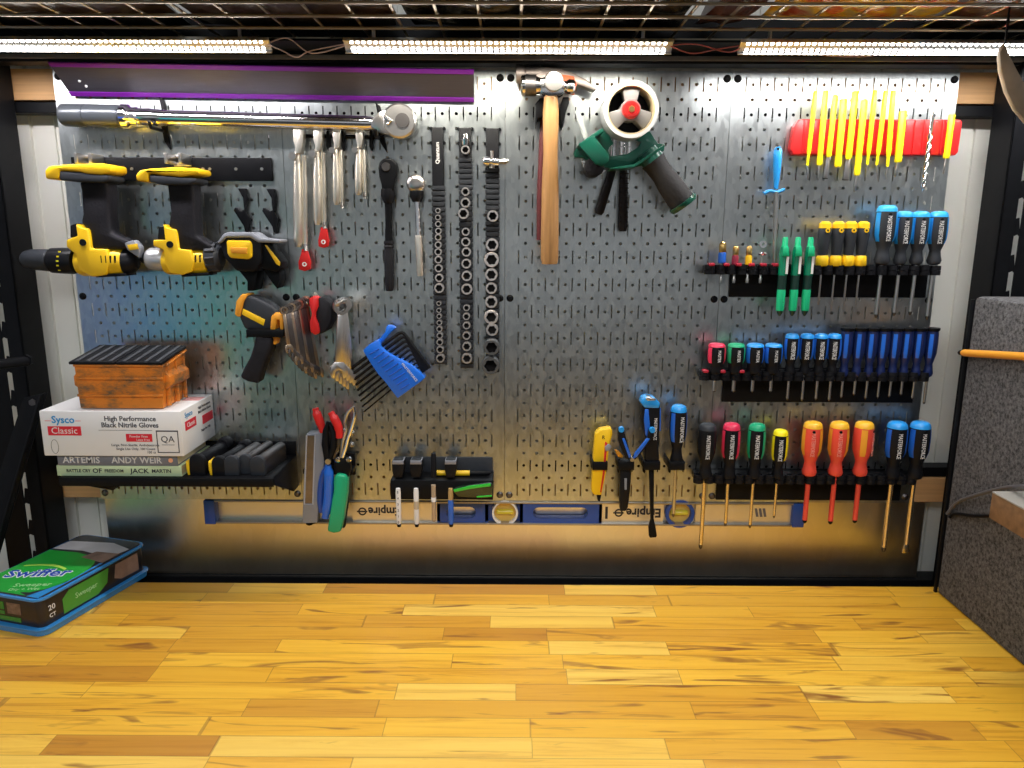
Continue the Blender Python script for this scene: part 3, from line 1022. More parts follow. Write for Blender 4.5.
# battery with yellow latch
D = 0.055
t = thing('drill_battery', 'black battery pack with yellow latch and grey rim on a black stand', 'battery', W(240, 262, D))
obj('pack_body', pp(NB(), [(218, 240), (222, 236), (256, 236), (262, 241), (261, 262), (254, 272), (236, 271), (224, 258)], 0.02, D + 0.012, 0.004), M_BLKPL, t)
obj('grey_rim', pp(NB(), [(217, 243), (222, 235), (228, 232), (252, 232.5), (260, 238), (280, 240), (279, 243), (258, 242.5), (250, 237.5), (226, 237.5), (221, 243)], 0.02, D + 0.015, 0.002), M_GREY, t)
ly_ = obj('latch', pp(NB(), [(226, 240.5), (249, 240.5), (251, 244), (251, 257), (248, 259.5), (230, 258), (227, 254)], D, D + 0.020, 0.003), M_YEL, t)
obj('finger_recess', pp(NB(), [(230, 247), (247, 247.5), (247, 254), (231, 253)], D + 0.019, D + 0.0212, 0.001), M_ORANGE, ly_)
obj('side_wedge', pp(NB(), [(260, 238), (266, 240), (282, 262), (282, 268), (276, 272), (262, 269), (257, 256)], 0.02, D + 0.004, 0.003), M_BLACK, t)
obj('stripe', pp(NB(), [(264.5, 245), (267, 245.5), (280, 262), (279.5, 266), (276, 264)], D + 0.004, D + 0.0056, 0.0005), M_YEL, t)
obj('foot', pp(NB(), [(238, 270), (258, 271), (256, 281), (254, 291), (247, 291), (247, 281)], 0.002, 0.045, 0.002), M_BLACK, t)
obj('foot', pp(NB(), [(262, 268), (279, 270), (280, 280), (277, 289), (272, 283), (268, 277)], 0.002, 0.04, 0.002), M_BLACK, t)

# ------------------------------------------------------------------ infrared thermometer


def q3(x, y):
    return (225 + x / 6.68, 285 + y / 6.68)


def P3(*l):
    return [q3(*p) for p in l]


D = 0.045
t = thing('infrared_thermometer', 'yellow and black pistol shaped infrared thermometer in a black holder', 'thermometer', W(255, 330, D))
obj('housing', pp(NB(), P3((125, 75), (150, 70), (200, 78), (320, 140), (355, 190), (335, 300), (130, 300), (92, 214)), D - 0.018, D + 0.018, 0.006, 3), M_DGREY, t)
obj('nose_ring', pp(NB(), P3((62, 200), (72, 110), (110, 60), (152, 62), (122, 112), (100, 215), (80, 214)), D - 0.021, D + 0.021, 0.005), M_ORANGE, t)
obj('label_stripe', pp(NB(), P3((120, 158), (267, 232), (256, 272), (112, 196)), D + 0.018, D + 0.0195, 0.0004), M_YEL, t)
obj('rear_frame', pp(NB(), P3((300, 300), (306, 210), (335, 183), (380, 196), (388, 225), (388, 300), (366, 300), (362, 235), (345, 232), (336, 300)), D - 0.02, D + 0.021, 0.004), M_ORANGE, t)
obj('trigger', pp(NB(), P3((298, 345), (352, 345), (354, 380), (333, 405), (305, 385)), D - 0.008, D + 0.010, 0.003), M_ORANGE, t)
obj('grip', pp(NB(), P3((200, 340), (320, 350), (312, 430), (268, 520), (240, 600), (226, 662), (150, 648), (94, 620), (130, 545), (165, 480), (190, 400)), D - 0.016, D + 0.016, 0.006, 3), M_BLKRUB, t)
t2 = thing('tool_holder', 'black band holder clasping the infrared thermometer', 'holder', W(263, 334, 0))
b = NB()
p0, p1 = W(*q3(140, 298), D + 0.026), W(*q3(392, 350), D + 0.026)
box(b, p0.x, p1.x, -D - 0.027, -D - 0.022, p1.z, p0.z, 0.001)
box(b, p0.x, p0.x + 0.004, -D - 0.023, 0.0, p1.z, p0.z, 0.001)
box(b, p1.x - 0.004, p1.x, -D - 0.023, 0.0, p1.z, p0.z, 0.001)
obj('band', b, M_BLACK, t2)

# ------------------------------------------------------------------ locking pliers on their bar
t = thing('plier_bar', 'short black bar below the torque wrench holding four locking pliers', 'bar', W(343, 137, 0))
a, b = W(296, 136, 0.008), W(384, 137, 0.008)
obj('bar_rod', lathe(NB(), a, b, [(0, 0.0035), (1, 0.0035)], 10), M_BLACK, t)
for px in (328, 343, 371):
    obj('clip', pp(NB(), [(px - 2, 132), (px, 129), (px + 2, 134), (px + 2, 147), (px, 151), (px - 2, 146)], 0.001, 0.014, 0.001), M_BLACK, t)


def locking_pliers(px, ytop, yend, w, red, label):
    D = 0.022
    t = thing('locking_pliers', label, 'pliers', W(px, ytop, D), 'locking pliers hung edge on')
    s = w / 10.0
    L = yend - ytop
    yj = ytop + 14 * s + 2
    obj('jaw', pp(NB(), [(px - 6 * s, ytop), (px + 2 * s, ytop), (px + 4 * s, ytop + 4 * s), (px + 4 * s, yj - 3), (px + 2 * s, yj + 10 * s), (px - 4 * s, yj + 10 * s), (px - 4 * s, yj + 3), (px - 6 * s, yj - 3)], D - 0.010 * s, D + 0.010 * s, 0.0016), M_NICKEL, t)
    c = W(px - 5.5 * s, yj + 13 * s, D + 0.004)
    obj('pivot', disc_y(NB(), c + Vector((0, 0.012, 0)), 0.0058 * s + 0.001, 0.022, 16), M_STEEL, t)
    a, b = W(px - 1.5 * s, yj + 8 * s, D), W(px + (-0.5 if L > 75 else -2) * s, yend, D)
    obj('fixed_handle', lathe(NB(), a, b, [(0, 0.0055 * s), (0.12, 0.0075 * s), (0.35, 0.0095 * s), (0.65, 0.0105 * s), (0.93, 0.0098 * s), (1, 0.0065 * s)], 16, fl=0.85), M_NICKEL, t)
    a2, b2 = W(px + 5 * s, yj + 12 * s, D - 0.004), W(px + 6.5 * s, yend + 2, D - 0.004)
    obj('lever_handle', lathe(NB(), a2, b2, [(0, 0.004 * s), (0.3, 0.0052 * s), (0.8, 0.005 * s), (1, 0.004 * s)], 10), M_NICKEL, t)
    obj('spring', lathe(NB(), a2.lerp(b2, 0.15) + Vector((-0.006 * s, 0, 0)), a2.lerp(b2, 0.75) + Vector((-0.005 * s, 0, 0)), [(0, 0.002), (1, 0.002)], 6), M_DSTEEL, t)
    c = W(px + 6 * s, yend - 3, D)
    obj('adjusting_screw', lathe(NB(), c, c + Vector((0.001, 0, -0.012)), [(0, 0.004 * s), (0.5, 0.0045 * s), (0.55, 0.0035 * s), (1, 0.0045 * s)], 10), M_STEEL, t)
    if red:
        ry, rr = red
        cx = px + 5.5 * s
        hgt = rr
        pts = [(cx - 3, yend + 2), (cx + 2, yend + 2), (cx + 3.5, yend + 6), (cx + rr * .42, ry), (cx + rr * .36, ry + rr * .5), (cx, ry + rr * .62), (cx - rr * .40, ry + rr * .5), (cx - rr * .42, ry), (cx - 3.5, yend + 6)]
        lv = obj('release_lever', pp(NB(), pts, D - 0.005, D + 0.003, 0.0015), M_RED, t)
        obj('lever_hole', ring_y(NB(), W(cx, ry + rr * .15, D + 0.003), 0.0042, 0.0022, 0.0008, 16), M_WHITE, lv)
    return t


locking_pliers(299, 127.5, 247, 10, (262, 15), 'longest nickel locking pliers, red release lever, closest to pegboard seam')
locking_pliers(318.5, 127.5, 225, 9, (240, 13), 'second longest nickel locking pliers with small red release lever')
locking_pliers(337, 128.5, 205, 7.5, None, 'nickel locking pliers without red lever, longer of the two plain ones')
locking_pliers(360, 128, 195, 7.5, None, 'shortest nickel locking pliers, next to the black ratchet')

# ------------------------------------------------------------------ two ratchets
D = 0.018
t = thing('ratchet_wrench', 'matt black ratchet wrench hanging head up beside the locking pliers', 'ratchet', W(388, 168, D))
obj('head', pp(NB(), [(378, 168), (379, 162), (383, 158.5), (388, 157.8), (393, 159), (396.5, 163), (397.5, 169), (396, 178), (394, 184), (394, 191), (382, 191), (381, 184), (379, 177)], D - 0.010, D + 0.010, 0.004, 3), M_BLACK, t)
b = NB(); disc_y(b, W(386, 167, D + 0.010), 0.0085, 0.003, 20, 0.007)
obj('drive_button', b, M_DSTEEL, t)
obj('collar', lathe(NB(), W(388, 189, D), W(388.5, 203, D), [(0, 0.0125), (0.5, 0.0135), (1, 0.0085)], 18), M_BLKPL, t)
obj('shaft', lathe(NB(), W(388.5, 201, D), W(388.8, 243, D), [(0, 0.0072), (0.5, 0.0062), (1, 0.0075)], 16), M_BLACK, t)
obj('grip', lathe(NB(), W(388.8, 241, D), W(389.5, 291, D), [(0, 0.0088), (0.05, 0.0095), (0.08, 0.0080), (0.11, 0.0095), (0.15, 0.0082), (0.2, 0.0095), (0.8, 0.0085), (0.95, 0.0075), (1, 0.006)], 18), M_BLKRUB, t)
t = thing('ratchet_wrench', 'small chrome ratchet wrench with round head beside the first socket rail', 'ratchet', W(416, 184, D))
obj('head', lathe(NB(), W(416, 184, D) + Vector((0, 0.008, 0)), W(416, 184, D) + Vector((0, -0.012, 0)), [(0, 0.013), (0.2, 0.0165), (0.7, 0.0165), (0.9, 0.013), (1, 0.008)], 24), M_STEEL, t)
obj('collar', lathe(NB(), W(416.5, 191, D), W(417, 202, D), [(0, 0.0125), (0.5, 0.013), (1, 0.008)], 16), M_BLKPL, t)
obj('shaft', lathe(NB(), W(417, 200, D), W(418.5, 236, D), [(0, 0.0050), (1, 0.0048)], 14), M_CHROME, t)
obj('grip', lathe(NB(), W(418.5, 235, D), W(420.5, 276, D), [(0, 0.0062), (0.1, 0.0072), (0.9, 0.0068), (1, 0.0055)], 16), M_NICKEL, t)

# ------------------------------------------------------------------ socket rails and sockets


def rail(xc, y0, y1, w, grey0, label, brand=None):
    t = thing('socket_rail', label, 'socket rail', W(xc, (y0 + y1) / 2, 0), 'black socket rails')
    a, b = W(xc, y0, 0.012), W(xc, y1, 0.012)
    hw = w / 2 / 555
    x = (a.x + b.x) / 2
    obj('rail_strip', box(NB(), x - hw, x + hw, -0.012, -0.001, b.z, a.z, 0.002), M_BLKPL, t)
    bm = NB()
    g = W(xc, grey0, 0.012).z
    z = g
    while z > b.z + 0.004:
        box(bm, x - hw - 0.0012, x + hw + 0.0012, -0.0145, -0.002, z - 0.0075, z, 0.0006)
        z -= 0.0095
    obj('sliding_clip', bm, M_DGREY, t, kind='stuff')
    for yy in (y0 + 1.5, y0 + 16):
        for s in (-1, 1):
            c = W(xc, yy, 0.005)
            obj('side_tab', disc_y(NB(), Vector((x + s * (hw + 0.001), -0.002, c.z)), 0.0030, 0.005, 10), M_BLKPL, t)
    if brand:
        text('brand_print', brand, Vector((x, -0.0122, W(xc, y0 + 26, 0.012).z)), 0.010, M_WHITE, t, right=Z, up=-X, bold=0.02)
    return x


M_BORE = mat('bore_shade', (0.02, 0.016, 0.015), 0.6, 0.5)  # near-black colour puts the shade of the hollow into the socket mouth
M_CRB = mat('socket_chrome', (0.95, 0.88, 0.84), 0.32, 1.0, noise=0.05)


def socket(px, py, r, label, group, length=0.020, m=None, hexn=6, black=False):
    R_ = r / 548
    c = W(px, py, 0.0145 + length)
    c.y = -0.0140
    t = thing('socket', label, 'socket', c, group)
    e = c + Vector((0, -length, 0))
    m = m or M_CRB
    bm = NB()
    lathe(bm, c, e, [(0, R_ * 0.86), (0.35, R_ * 0.86), (0.5, R_), (0.97, R_), (1, R_ * 0.95)], 20, caps=False)
    # hex mouth: outer ring to hex wall going in
    u, v = X, Z
    outer = [v_ for v_ in bm.verts if abs(v_.co.y - e.y) < 1e-6]
    ri = R_ * 0.67
    hexo = [bm.verts.new(e + u * (ri * math.cos(2 * PI * (k + .25) / 20) * (1 + 0.10 * math.cos(hexn * 2 * PI * k / 20))) + v * (ri * math.sin(2 * PI * (k + .25) / 20) * (1 + 0.10 * math.cos(hexn * 2 * PI * k / 20)))) for k in range(20)]

    def ang(p):
        return math.atan2(p.co.z - e.z, p.co.x - e.x) % (2 * PI)
    outer.sort(key=ang)
    hexo.sort(key=ang)
    for k in range(20):
        bm.faces.new((outer[k], outer[(k + 1) % 20], hexo[(k + 1) % 20], hexo[k]))
    inner = [bm.verts.new(p.co + Vector((0, 0.0015, 0))) for p in hexo]
    for k in range(20):
        bm.faces.new((hexo[k], hexo[(k + 1) % 20], inner[(k + 1) % 20], inner[k]))
    obj('shell', bm, m, t)
    bm = NB()
    a = [bm.verts.new(p) for p in [e + Vector((ri * 1.08 * math.cos(2 * PI * k / 20), 0.0016, ri * 1.08 * math.sin(2 * PI * k / 20))) for k in range(20)]]
    b = [bm.verts.new(q.co + Vector((0, length * 0.5, 0))) for q in a]
    for k in range(20):
        bm.faces.new((a[k], a[(k + 1) % 20], b[(k + 1) % 20], b[k]))
    bm.faces.new(b)
    obj('bore', bm, M_BORE, t)
    return t


rail(439, 127, 363, 12, 186, 'black socket rail with brand print nearest to the small chrome ratchet', 'Quantum')
rail(466, 127.5, 368, 12.5, 158, 'black socket rail between two others, chrome adapter clipped at its top')
rail(492.5, 128, 372, 13, 168, 'black socket rail with large sockets beside the middle pegboard seam')
S1 = [(437.7, 210.6, 2.6), (437.7, 217.4, 2.8), (438, 224, 3.0), (438.2, 231, 3.2), (438, 237.3, 3.3), (438, 244.8, 3.4), (438, 251.9, 3.6), (438.2, 259.7, 3.8), (438.5, 268.3, 4.0), (439, 278, 4.2), (439, 288.2, 5.0)]
S1b = [(438.7, 303.5, 2.4), (438.7, 310.5, 2.5), (439, 316.4, 2.6), (439.2, 322.8, 2.8), (439.2, 329.2, 3.0), (439.6, 335.8, 3.2), (439.6, 342.4, 3.4), (440, 349.8, 3.8), (440.2, 358.6, 4.4)]
S2a = [(465.3, 149.6, 4.3), (465.3, 191.5, 4.0), (465.3, 202.6, 4.8), (463.3, 213.5, 5.4)]
S2 = [(465.6, 231.7, 4.0), (465.6, 241.9, 4.5), (466.2, 252.0, 4.6), (466.2, 263.7, 4.9), (466.6, 276, 5.2), (466.6, 289.2, 5.6)]
S2b = [(466.4, 307.9, 3.4), (466.2, 316.6, 3.7), (466.4, 325.7, 3.9), (466.4, 335.8, 4.2), (466.6, 346.7, 4.7), (466.8, 358.6, 5.5)]
S3 = [(492.7, 216, 5.6), (492, 244.8, 6.4), (491.6, 259.7, 7.4), (491.3, 274.7, 6.3), (491.2, 288.3, 5.8), (491.2, 302, 6.2), (491.2, 317.3, 7.2), (492, 330, 6.2)]
for lst, g, d1 in ((S1, 'upper run of sockets on the branded rail', 'in the upper run of the branded socket rail'),
                   (S1b, 'lower run of sockets on the branded rail', 'in the lower run of the branded socket rail'),
                   (S2a, 'spaced sockets near the top of the middle rail', 'near the top of the middle socket rail'),
                   (S2, 'upper run of sockets on the middle rail', 'in the upper run of the middle socket rail'),
                   (S2b, 'lower run of sockets on the middle rail', 'in the lower run of the middle socket rail'),
                   (S3, 'chrome sockets on the rail by the seam', 'on the rail beside the middle pegboard seam')):
    for k, (px, py, r) in enumerate(lst):
        o_ = 'smallest and topmost' if k == 0 and lst not in (S2a, S3) else ('topmost' if k == 0 else ('lowest' if k == len(lst) - 1 else '%s from the top' % ORD[k]))
        socket(px, py, r, 'chrome socket, %s, %s' % (o_, d1), g, 0.022 if lst is not S3 else 0.026)
socket(491.5, 347.6, 8.0, 'dark grey impact socket, upper of two at the rail foot', 'dark impact sockets', 0.045, mat('impact_grey', (0.16, 0.165, 0.17), 0.4, 0.8))
socket(490.5, 366, 9.0, 'largest dark grey impact socket, lowest on the rails', 'dark impact sockets', 0.045, mat('impact_grey', (0, 0, 0)))
t = thing('socket_adapter', 'chrome adapter stub at the top of the middle socket rail', 'adapter', W(465.5, 139, 0.014))
b = NB(); lathe(b, W(465.5, 145, 0.018), W(465.5, 134, 0.018), [(0, 0.007), (0.5, 0.0085), (0.6, 0.006), (1, 0.0045)], 16)
obj('barrel', b, M_CHROME, t)
t = thing('universal_joint', 'chrome universal joint adapter lying across the rail beside the seam', 'adapter', W(494, 162, 0.02))
obj('barrel', lathe(NB(), W(483, 161, 0.026), W(499, 162, 0.026), [(0, 0.0060), (0.15, 0.0085), (0.4, 0.0085), (0.45, 0.005), (0.55, 0.005), (0.6, 0.0075), (1, 0.0075)], 16), M_CHROME, t)
obj('square_drive', lathe(NB(), W(499, 162, 0.026), W(508.5, 161, 0.026), [(0, 0.0035), (0.3, 0.0035), (0.35, 0.005), (0.7, 0.005), (0.8, 0.003), (1, 0.003)], 8), M_STEEL, t)
obj('cross_pin', lathe(NB(), W(492, 151, 0.024), W(492, 168, 0.024), [(0, 0.003), (0.6, 0.0032), (1, 0.005)], 10), M_STEEL, t)

# ------------------------------------------------------------------ hammers
t = thing('claw_hammer', 'polished hammer with straight grained wooden handle and round face', 'hammer', W(546, 120, 0.06))
D = 0.062
b = NB()
pts = [W(545, 98, D), W(545, 130, D), W(546, 180, D), W(547, 225, D), W(547, 263, D)]
lathe(b, W(551, 92, D), W(549.5, 264, D), [(0, 0.011), (0.06, 0.0125), (0.12, 0.0140), (0.35, 0.0125), (0.55, 0.0150), (0.8, 0.0158), (0.96, 0.0158), (1, 0.0140)], 20)
obj('handle', b, M_HANDLE, t)
b = NB()
lathe(b, W(521, 85.5, D), W(545, 85.5, D), [(0, 0.0150), (0.06, 0.0175), (0.28, 0.0175), (0.32, 0.0165), (0.36, 0.0175), (0.5, 0.017), (0.8, 0.0125), (1, 0.0125)], 24)
pp(b, [(540, 78), (548, 75.5), (560, 76), (565, 80), (565, 93), (560, 96), (548, 96.5), (540, 93)], D - 0.013, D + 0.013, 0.004)
lathe(b, W(562, 86, D), W(575, 87, D), [(0, 0.010), (0.3, 0.0085), (0.5, 0.012), (0.85, 0.012), (1, 0.009)], 20)
obj('head', b, M_CHROME, t)
b = NB()
c = W(553.5, 83.5, D + 0.010)
lathe(b, c, c + Vector((0, -0.022, 0)), [(0, 0.012), (0.3, 0.0155), (0.9, 0.0165), (1, 0.0150)], 28)
obj('face_boss', b, M_STEEL, t)
obj('dark_band', lathe(NB(), W(525, 85.5, D), W(536, 85.5, D), [(0, 0.0172), (0.05, 0.0178), (0.95, 0.0176), (1, 0.017)], 24), M_DSTEEL, t)
t = thing('framing_hammer', 'weathered grey claw hammer hanging behind the wooden handled hammer', 'hammer', W(560, 75, 0.03))
D = 0.026
b = NB()
lathe(b, W(516, 74, D), W(541, 73, D), [(0, 0.0145), (0.1, 0.0165), (0.3, 0.0160), (0.4, 0.0125), (1, 0.0125)], 20)
pp(b, [(536, 67), (546, 66.5), (558, 68), (572, 72), (586, 79), (597, 88), (594.5, 91), (582, 86), (568, 82), (556, 84), (546, 86), (536, 82)], D - 0.012, D + 0.012, 0.003)
obj('head', b, mat('weathered_steel', (0.42, 0.36, 0.33), 0.45, 0.8, noise=0.35, nscale=30), t)
obj('cheek_plate', pp(NB(), [(560, 74), (574, 76), (577, 84), (574, 95), (566, 93), (560, 84)], D + 0.011, D + 0.016, 0.002), mat('red_orange_paint', (0.80, 0.16, 0.06), 0.4, noise=0.1), t)  # flat red-orange bit of the hammer head
b = NB(); tube(b, [W(546, 86, D), W(544, 130, D), W(542, 190, D), W(541.5, 240, D)], [0.0075, 0.0075, 0.0090, 0.0090], 12)
obj('handle', b, mat('dark_red_grip', (0.10, 0.012, 0.015), 0.5, noise=0.2), t)
t = thing('hammer_holder', 'black two pronged holder carrying the hammers under their heads', 'holder', W(552, 108, 0.0))
b = NB()
pp(b, [(540, 98), (546, 98), (546, 104), (543, 117), (538, 118), (536, 126), (535, 104)], 0.001, 0.05, 0.001)
obj('prong', b, M_BLACK, t)
b = NB(); pp(b, [(563, 97), (569, 97), (569, 103), (566, 112), (563, 127), (559, 118), (561, 103)], 0.001, 0.05, 0.001)
obj('prong', b, M_BLACK, t)

# ------------------------------------------------------------------ tape gun


def q5(x, y):
    return (570 + x / 4.654, 75 + y / 4.654)


def P5(*l):
    return [q5(*p) for p in l]


t = thing('tape_gun', 'dark green packing tape dispenser with white roll and black handle', 'tape dispenser', W(627, 140, 0.05))
b = NB()
pp(b, P5((18, 362), (40, 322), (105, 275), (150, 248), (185, 285), (205, 318), (185, 335), (178, 350), (190, 378), (265, 368), (318, 335), (330, 312), (300, 300), (320, 275), (372, 262), (410, 318), (442, 322), (438, 352), (350, 418), (265, 438), (195, 434), (168, 432), (100, 412), (60, 384), (22, 384)), 0.028, 0.036, 0.0012)
obj('side_plate', b, M_DGREEN, t)
b = NB()
pp(b, P5((40, 322), (105, 275), (150, 248), (160, 262), (115, 290), (55, 335)), 0.03, 0.088, 0.001)
pp(b, P5((40, 325), (110, 280), (180, 370), (182, 400), (150, 425), (120, 415)), 0.084, 0.090, 0.0012)
obj('front_guard', b, M_DGREEN, t)
b = NB()
pp(b, P5((300, 415), (440, 322), (443, 332), (305, 430)), 0.028, 0.075, 0.001)
pp(b, P5((190, 432), (300, 414), (305, 430), (190, 440)), 0.028, 0.075, 0.001)
obj('frame_floor', b, M_DGREEN, t)
c = W(*q5(285, 160), 0.09)
cy = Vector((c.x, 0, c.z))
b = NB(); ring_y(b, cy + Vector((0, -0.034, 0)), 0.0465, 0.0405, 0.056, 48)
obj('tape_roll', b, mat('tape_white', (0.52, 0.53, 0.56), 0.3, noise=0.03, coat=0.3), t)
b = NB(); ring_y(b, cy + Vector((0, -0.036, 0)), 0.0404, 0.0380, 0.0535, 48)
obj('cardboard_core', b, mat('cardboard', (0.42, 0.34, 0.2), 0.8, noise=0.15), t)
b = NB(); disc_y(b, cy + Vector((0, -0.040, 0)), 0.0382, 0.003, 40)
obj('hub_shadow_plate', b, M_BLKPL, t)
b = NB()
for k in range(3):
    a0 = PI / 2 + k * 2 * PI / 3
    pts = []
    for da, rr in ((-0.95, 0.010), (-0.42, 0.0365), (-0.21, 0.0378), (0, 0.038), (0.21, 0.0378), (0.42, 0.0365), (0.95, 0.010)):
        pts.append(cy + Vector((rr * math.cos(a0 + da), -0.083, rr * math.sin(a0 + da))))
    prism(b, pts, Vector((0, 0.03, 0)), 0.0012)
disc_y(b, cy + Vector((0, -0.055, 0)), 0.018, 0.0285, 24)
obj('grey_hub', b, mat('hub_grey', (0.20, 0.195, 0.195), 0.4, noise=0.06), t)
b = NB()
lathe(b, cy + Vector((0, -0.083, 0)), cy + Vector((0, -0.094, 0)), [(0, 0.0150), (0.7, 0.0150), (1, 0.0130)], 24)
kn = obj('tension_knob', b, M_RED, t)
b = NB(); ring_y(b, cy + Vector((0, -0.0935, 0)), 0.0115, 0.009, 0.0015, 24)
obj('knob_groove', b, mat('dark_red', (0.35, 0.01, 0.01), 0.4), kn)
b = NB(); disc_y(b, cy + Vector((0, -0.094, 0)), 0.0055, 0.003, 6)
obj('hex_nut', b, M_BRASS, kn)
b = NB()
c = W(*q5(108, 432), 0.06)
lathe(b, Vector((c.x, -0.035, c.z)), Vector((c.x, -0.084, c.z)), [(0, 0.014), (0.02, 0.0165), (0.98, 0.0165), (1, 0.014)], 24)
obj('rubber_roller', b, M_BLKRUB, t)
b = NB()
pp(b, P5((55, 395), (95, 408), (140, 440), (170, 445), (150, 460), (110, 468), (75, 450), (58, 420)), 0.05, 0.058, 0.001)
obj('blade_guard', b, M_GREY, t)
obj('clear_flap', pp(NB(), P5((22, 170), (35, 158), (62, 215), (85, 292), (68, 305), (45, 240)), 0.05, 0.052, 0.0004), mat('clear_film', (0.75, 0.78, 0.78), 0.2, trans=0.5), t)
ga, gb = W(*q5(385, 398), 0.055), W(*q5(520, 590), 0.055)
b = NB()
lathe(b, ga, gb, [(0, 0.0225), (0.12, 0.0205), (0.35, 0.0195), (0.5, 0.0215), (0.7, 0.0225), (0.9, 0.0235), (1, 0.023)], 24, fl=1.0)
obj('foam_handle', b, mat('foam_grip', (0.014, 0.013, 0.015), 0.75, noise=0.25, nscale=200, bump=0.3), t)
b = NB(); dv = (gb - ga).normalized()
lathe(b, gb, gb + dv * 0.009, [(0, 0.0265), (0.6, 0.0265), (1, 0.024)], 24)
obj('handle_cap', b, M_DGREEN, t)
b = NB(); lathe(b, W(*q5(355, 355), 0.055), W(*q5(388, 402), 0.055), [(0, 0.018), (1, 0.0215)], 16)
obj('handle_socket', b, M_DGREEN, t)
t = thing('hanging_cutters', 'long chrome jawed cutters with black grips hanging behind the tape gun', 'cutters', W(620, 190, 0.012))
for k, (pa, pb, pc, wd) in enumerate((((205, 300), (200, 430), (132, 648), 0.0078), ((262, 300), (250, 430), (246, 728), 0.0095))):
    b = NB(); tube(b, [W(*q5(*pa), 0.014), W(*q5(*pb), 0.014)], 0.0055, 10)
    obj('shank', b, M_CHROME, t)
    a_, c_ = W(*q5(*pb), 0.014), W(*q5(*pc), 0.014)
    b = NB(); lathe(b, a_, c_, [(0, wd * .8), (0.1, wd), (0.5, wd * 1.1), (0.93, wd * 1.15), (1, wd * .8)], 14, fl=0.8 if k else 1)
    g_ = obj('grip', b, M_BLKRUB, t)
    if k:
        b = NB()
        for q in range(12):
            p = a_.lerp(c_, 0.1 + q * 0.075)
            tube(b, [p + Vector((-0.008, -0.0085, 0)), p + Vector((0.008, -0.0085, 0))], 0.0012, 6)
        obj('grip_rib', b, M_BLKPL, g_, kind='stuff')
for px in (238, 275):
    b = NB(); lathe(b, W(*q5(px, 295), 0.03), W(*q5(px, 372), 0.03), [(0, 0.0045), (0.5, 0.0035), (0.55, 0.0048), (1, 0.0045)], 12)
    obj('spring_rod', b, M_CHROME, t)

# ------------------------------------------------------------------ red holder with yellow punches


def q6(x, y):
    return (750 + x / 4.452, 70 + y / 4.452)


t = thing('punch_holder', 'long red ribbed magnetic holder near the pegboard corner', 'tool holder', W(876, 138, 0.0))
a, b_ = W(*q6(190, 300), 0.02), W(*q6(938, 300), 0.02)
z1, z0 = W(*q6(500, 218), 0.02).z, W(*q6(500, 378), 0.02).z
b = NB()
xa = W(*q6(225, 218), 0.02).x
pts = [Vector((a.x + 0.004, -0.019, z0)), Vector((b_.x - 0.004, -0.019, z0)), Vector((b_.x, -0.019, z0 + 0.006)), Vector((b_.x + 0.001, -0.019, z1 - 0.004)), Vector((b_.x - 0.003, -0.019, z1)), Vector((xa, -0.019, z1)), Vector((a.x + 0.002, -0.019, z1 - 0.012)), Vector((a.x - 0.002, -0.019, z0 + 0.01))]
prism(b, pts, Vector((0, 0.018, 0)), 0.0025)
obj('holder_body', b, M_RED, t)
bm = NB()
x = xa + 0.008
k = 0
while x < b_.x - 0.01:
    box(bm, x - 0.0016, x + 0.0016, -0.0215, -0.018, z0 + 0.002, z1 - 0.002, 0.001)
    x += 0.0165
obj('holder_rib', bm, M_RED, t, kind='stuff')

PUN = [  # top, bottom of yellow, width, tip bottom, tip width, kind, words
    (292, 95, 255, 425, 19, 258, 488, 8, 'thin', 'slim yellow punch, first from the rounded end of the red holder'),
    (337, 92, 308, 425, 25, 302, 488, 9, 'thin', 'tall thick yellow punch, second along the red holder'),
    (380, 112, 350, 388, 24, 336, 482, 21, 'chisel', 'yellow flat chisel with broad grey blade, narrower of the two chisels'),
    (418, 130, 390, 432, 30, 388, 440, 10, 'thin', 'thick yellow punch with hidden tip between the two broad chisels'),
    (470, 95, 437, 398, 28, 427, 488, 26, 'chisel', 'yellow flat chisel with the broadest grey blade on the red holder'),
    (510, 135, 475, 470, 28, 466, 542, 14, 'thin', 'yellow punch hanging lowest on the red holder'),
    (557, 90, 522, 422, 20, 514, 488, 7, 'thin', 'slim tall yellow punch just beyond the lowest hanging one'),
    (605, 92, 564, 424, 20, 572, 500, 6, 'thin', 'slim yellow punch, middle one of three slim neighbours'),
    (638, 92, 612, 430, 22, 604, 490, 8, 'thin', 'yellow punch close before the short thick one'),
    (682, 182, 658, 412, 31, 646, 476, 15, 'thin', 'short thick yellow punch at the end of the crowded run'),
    (900, 198, 873, 395, 27, 861, 462, 11, 'thin', 'lone yellow punch beyond the drill bit'),
]
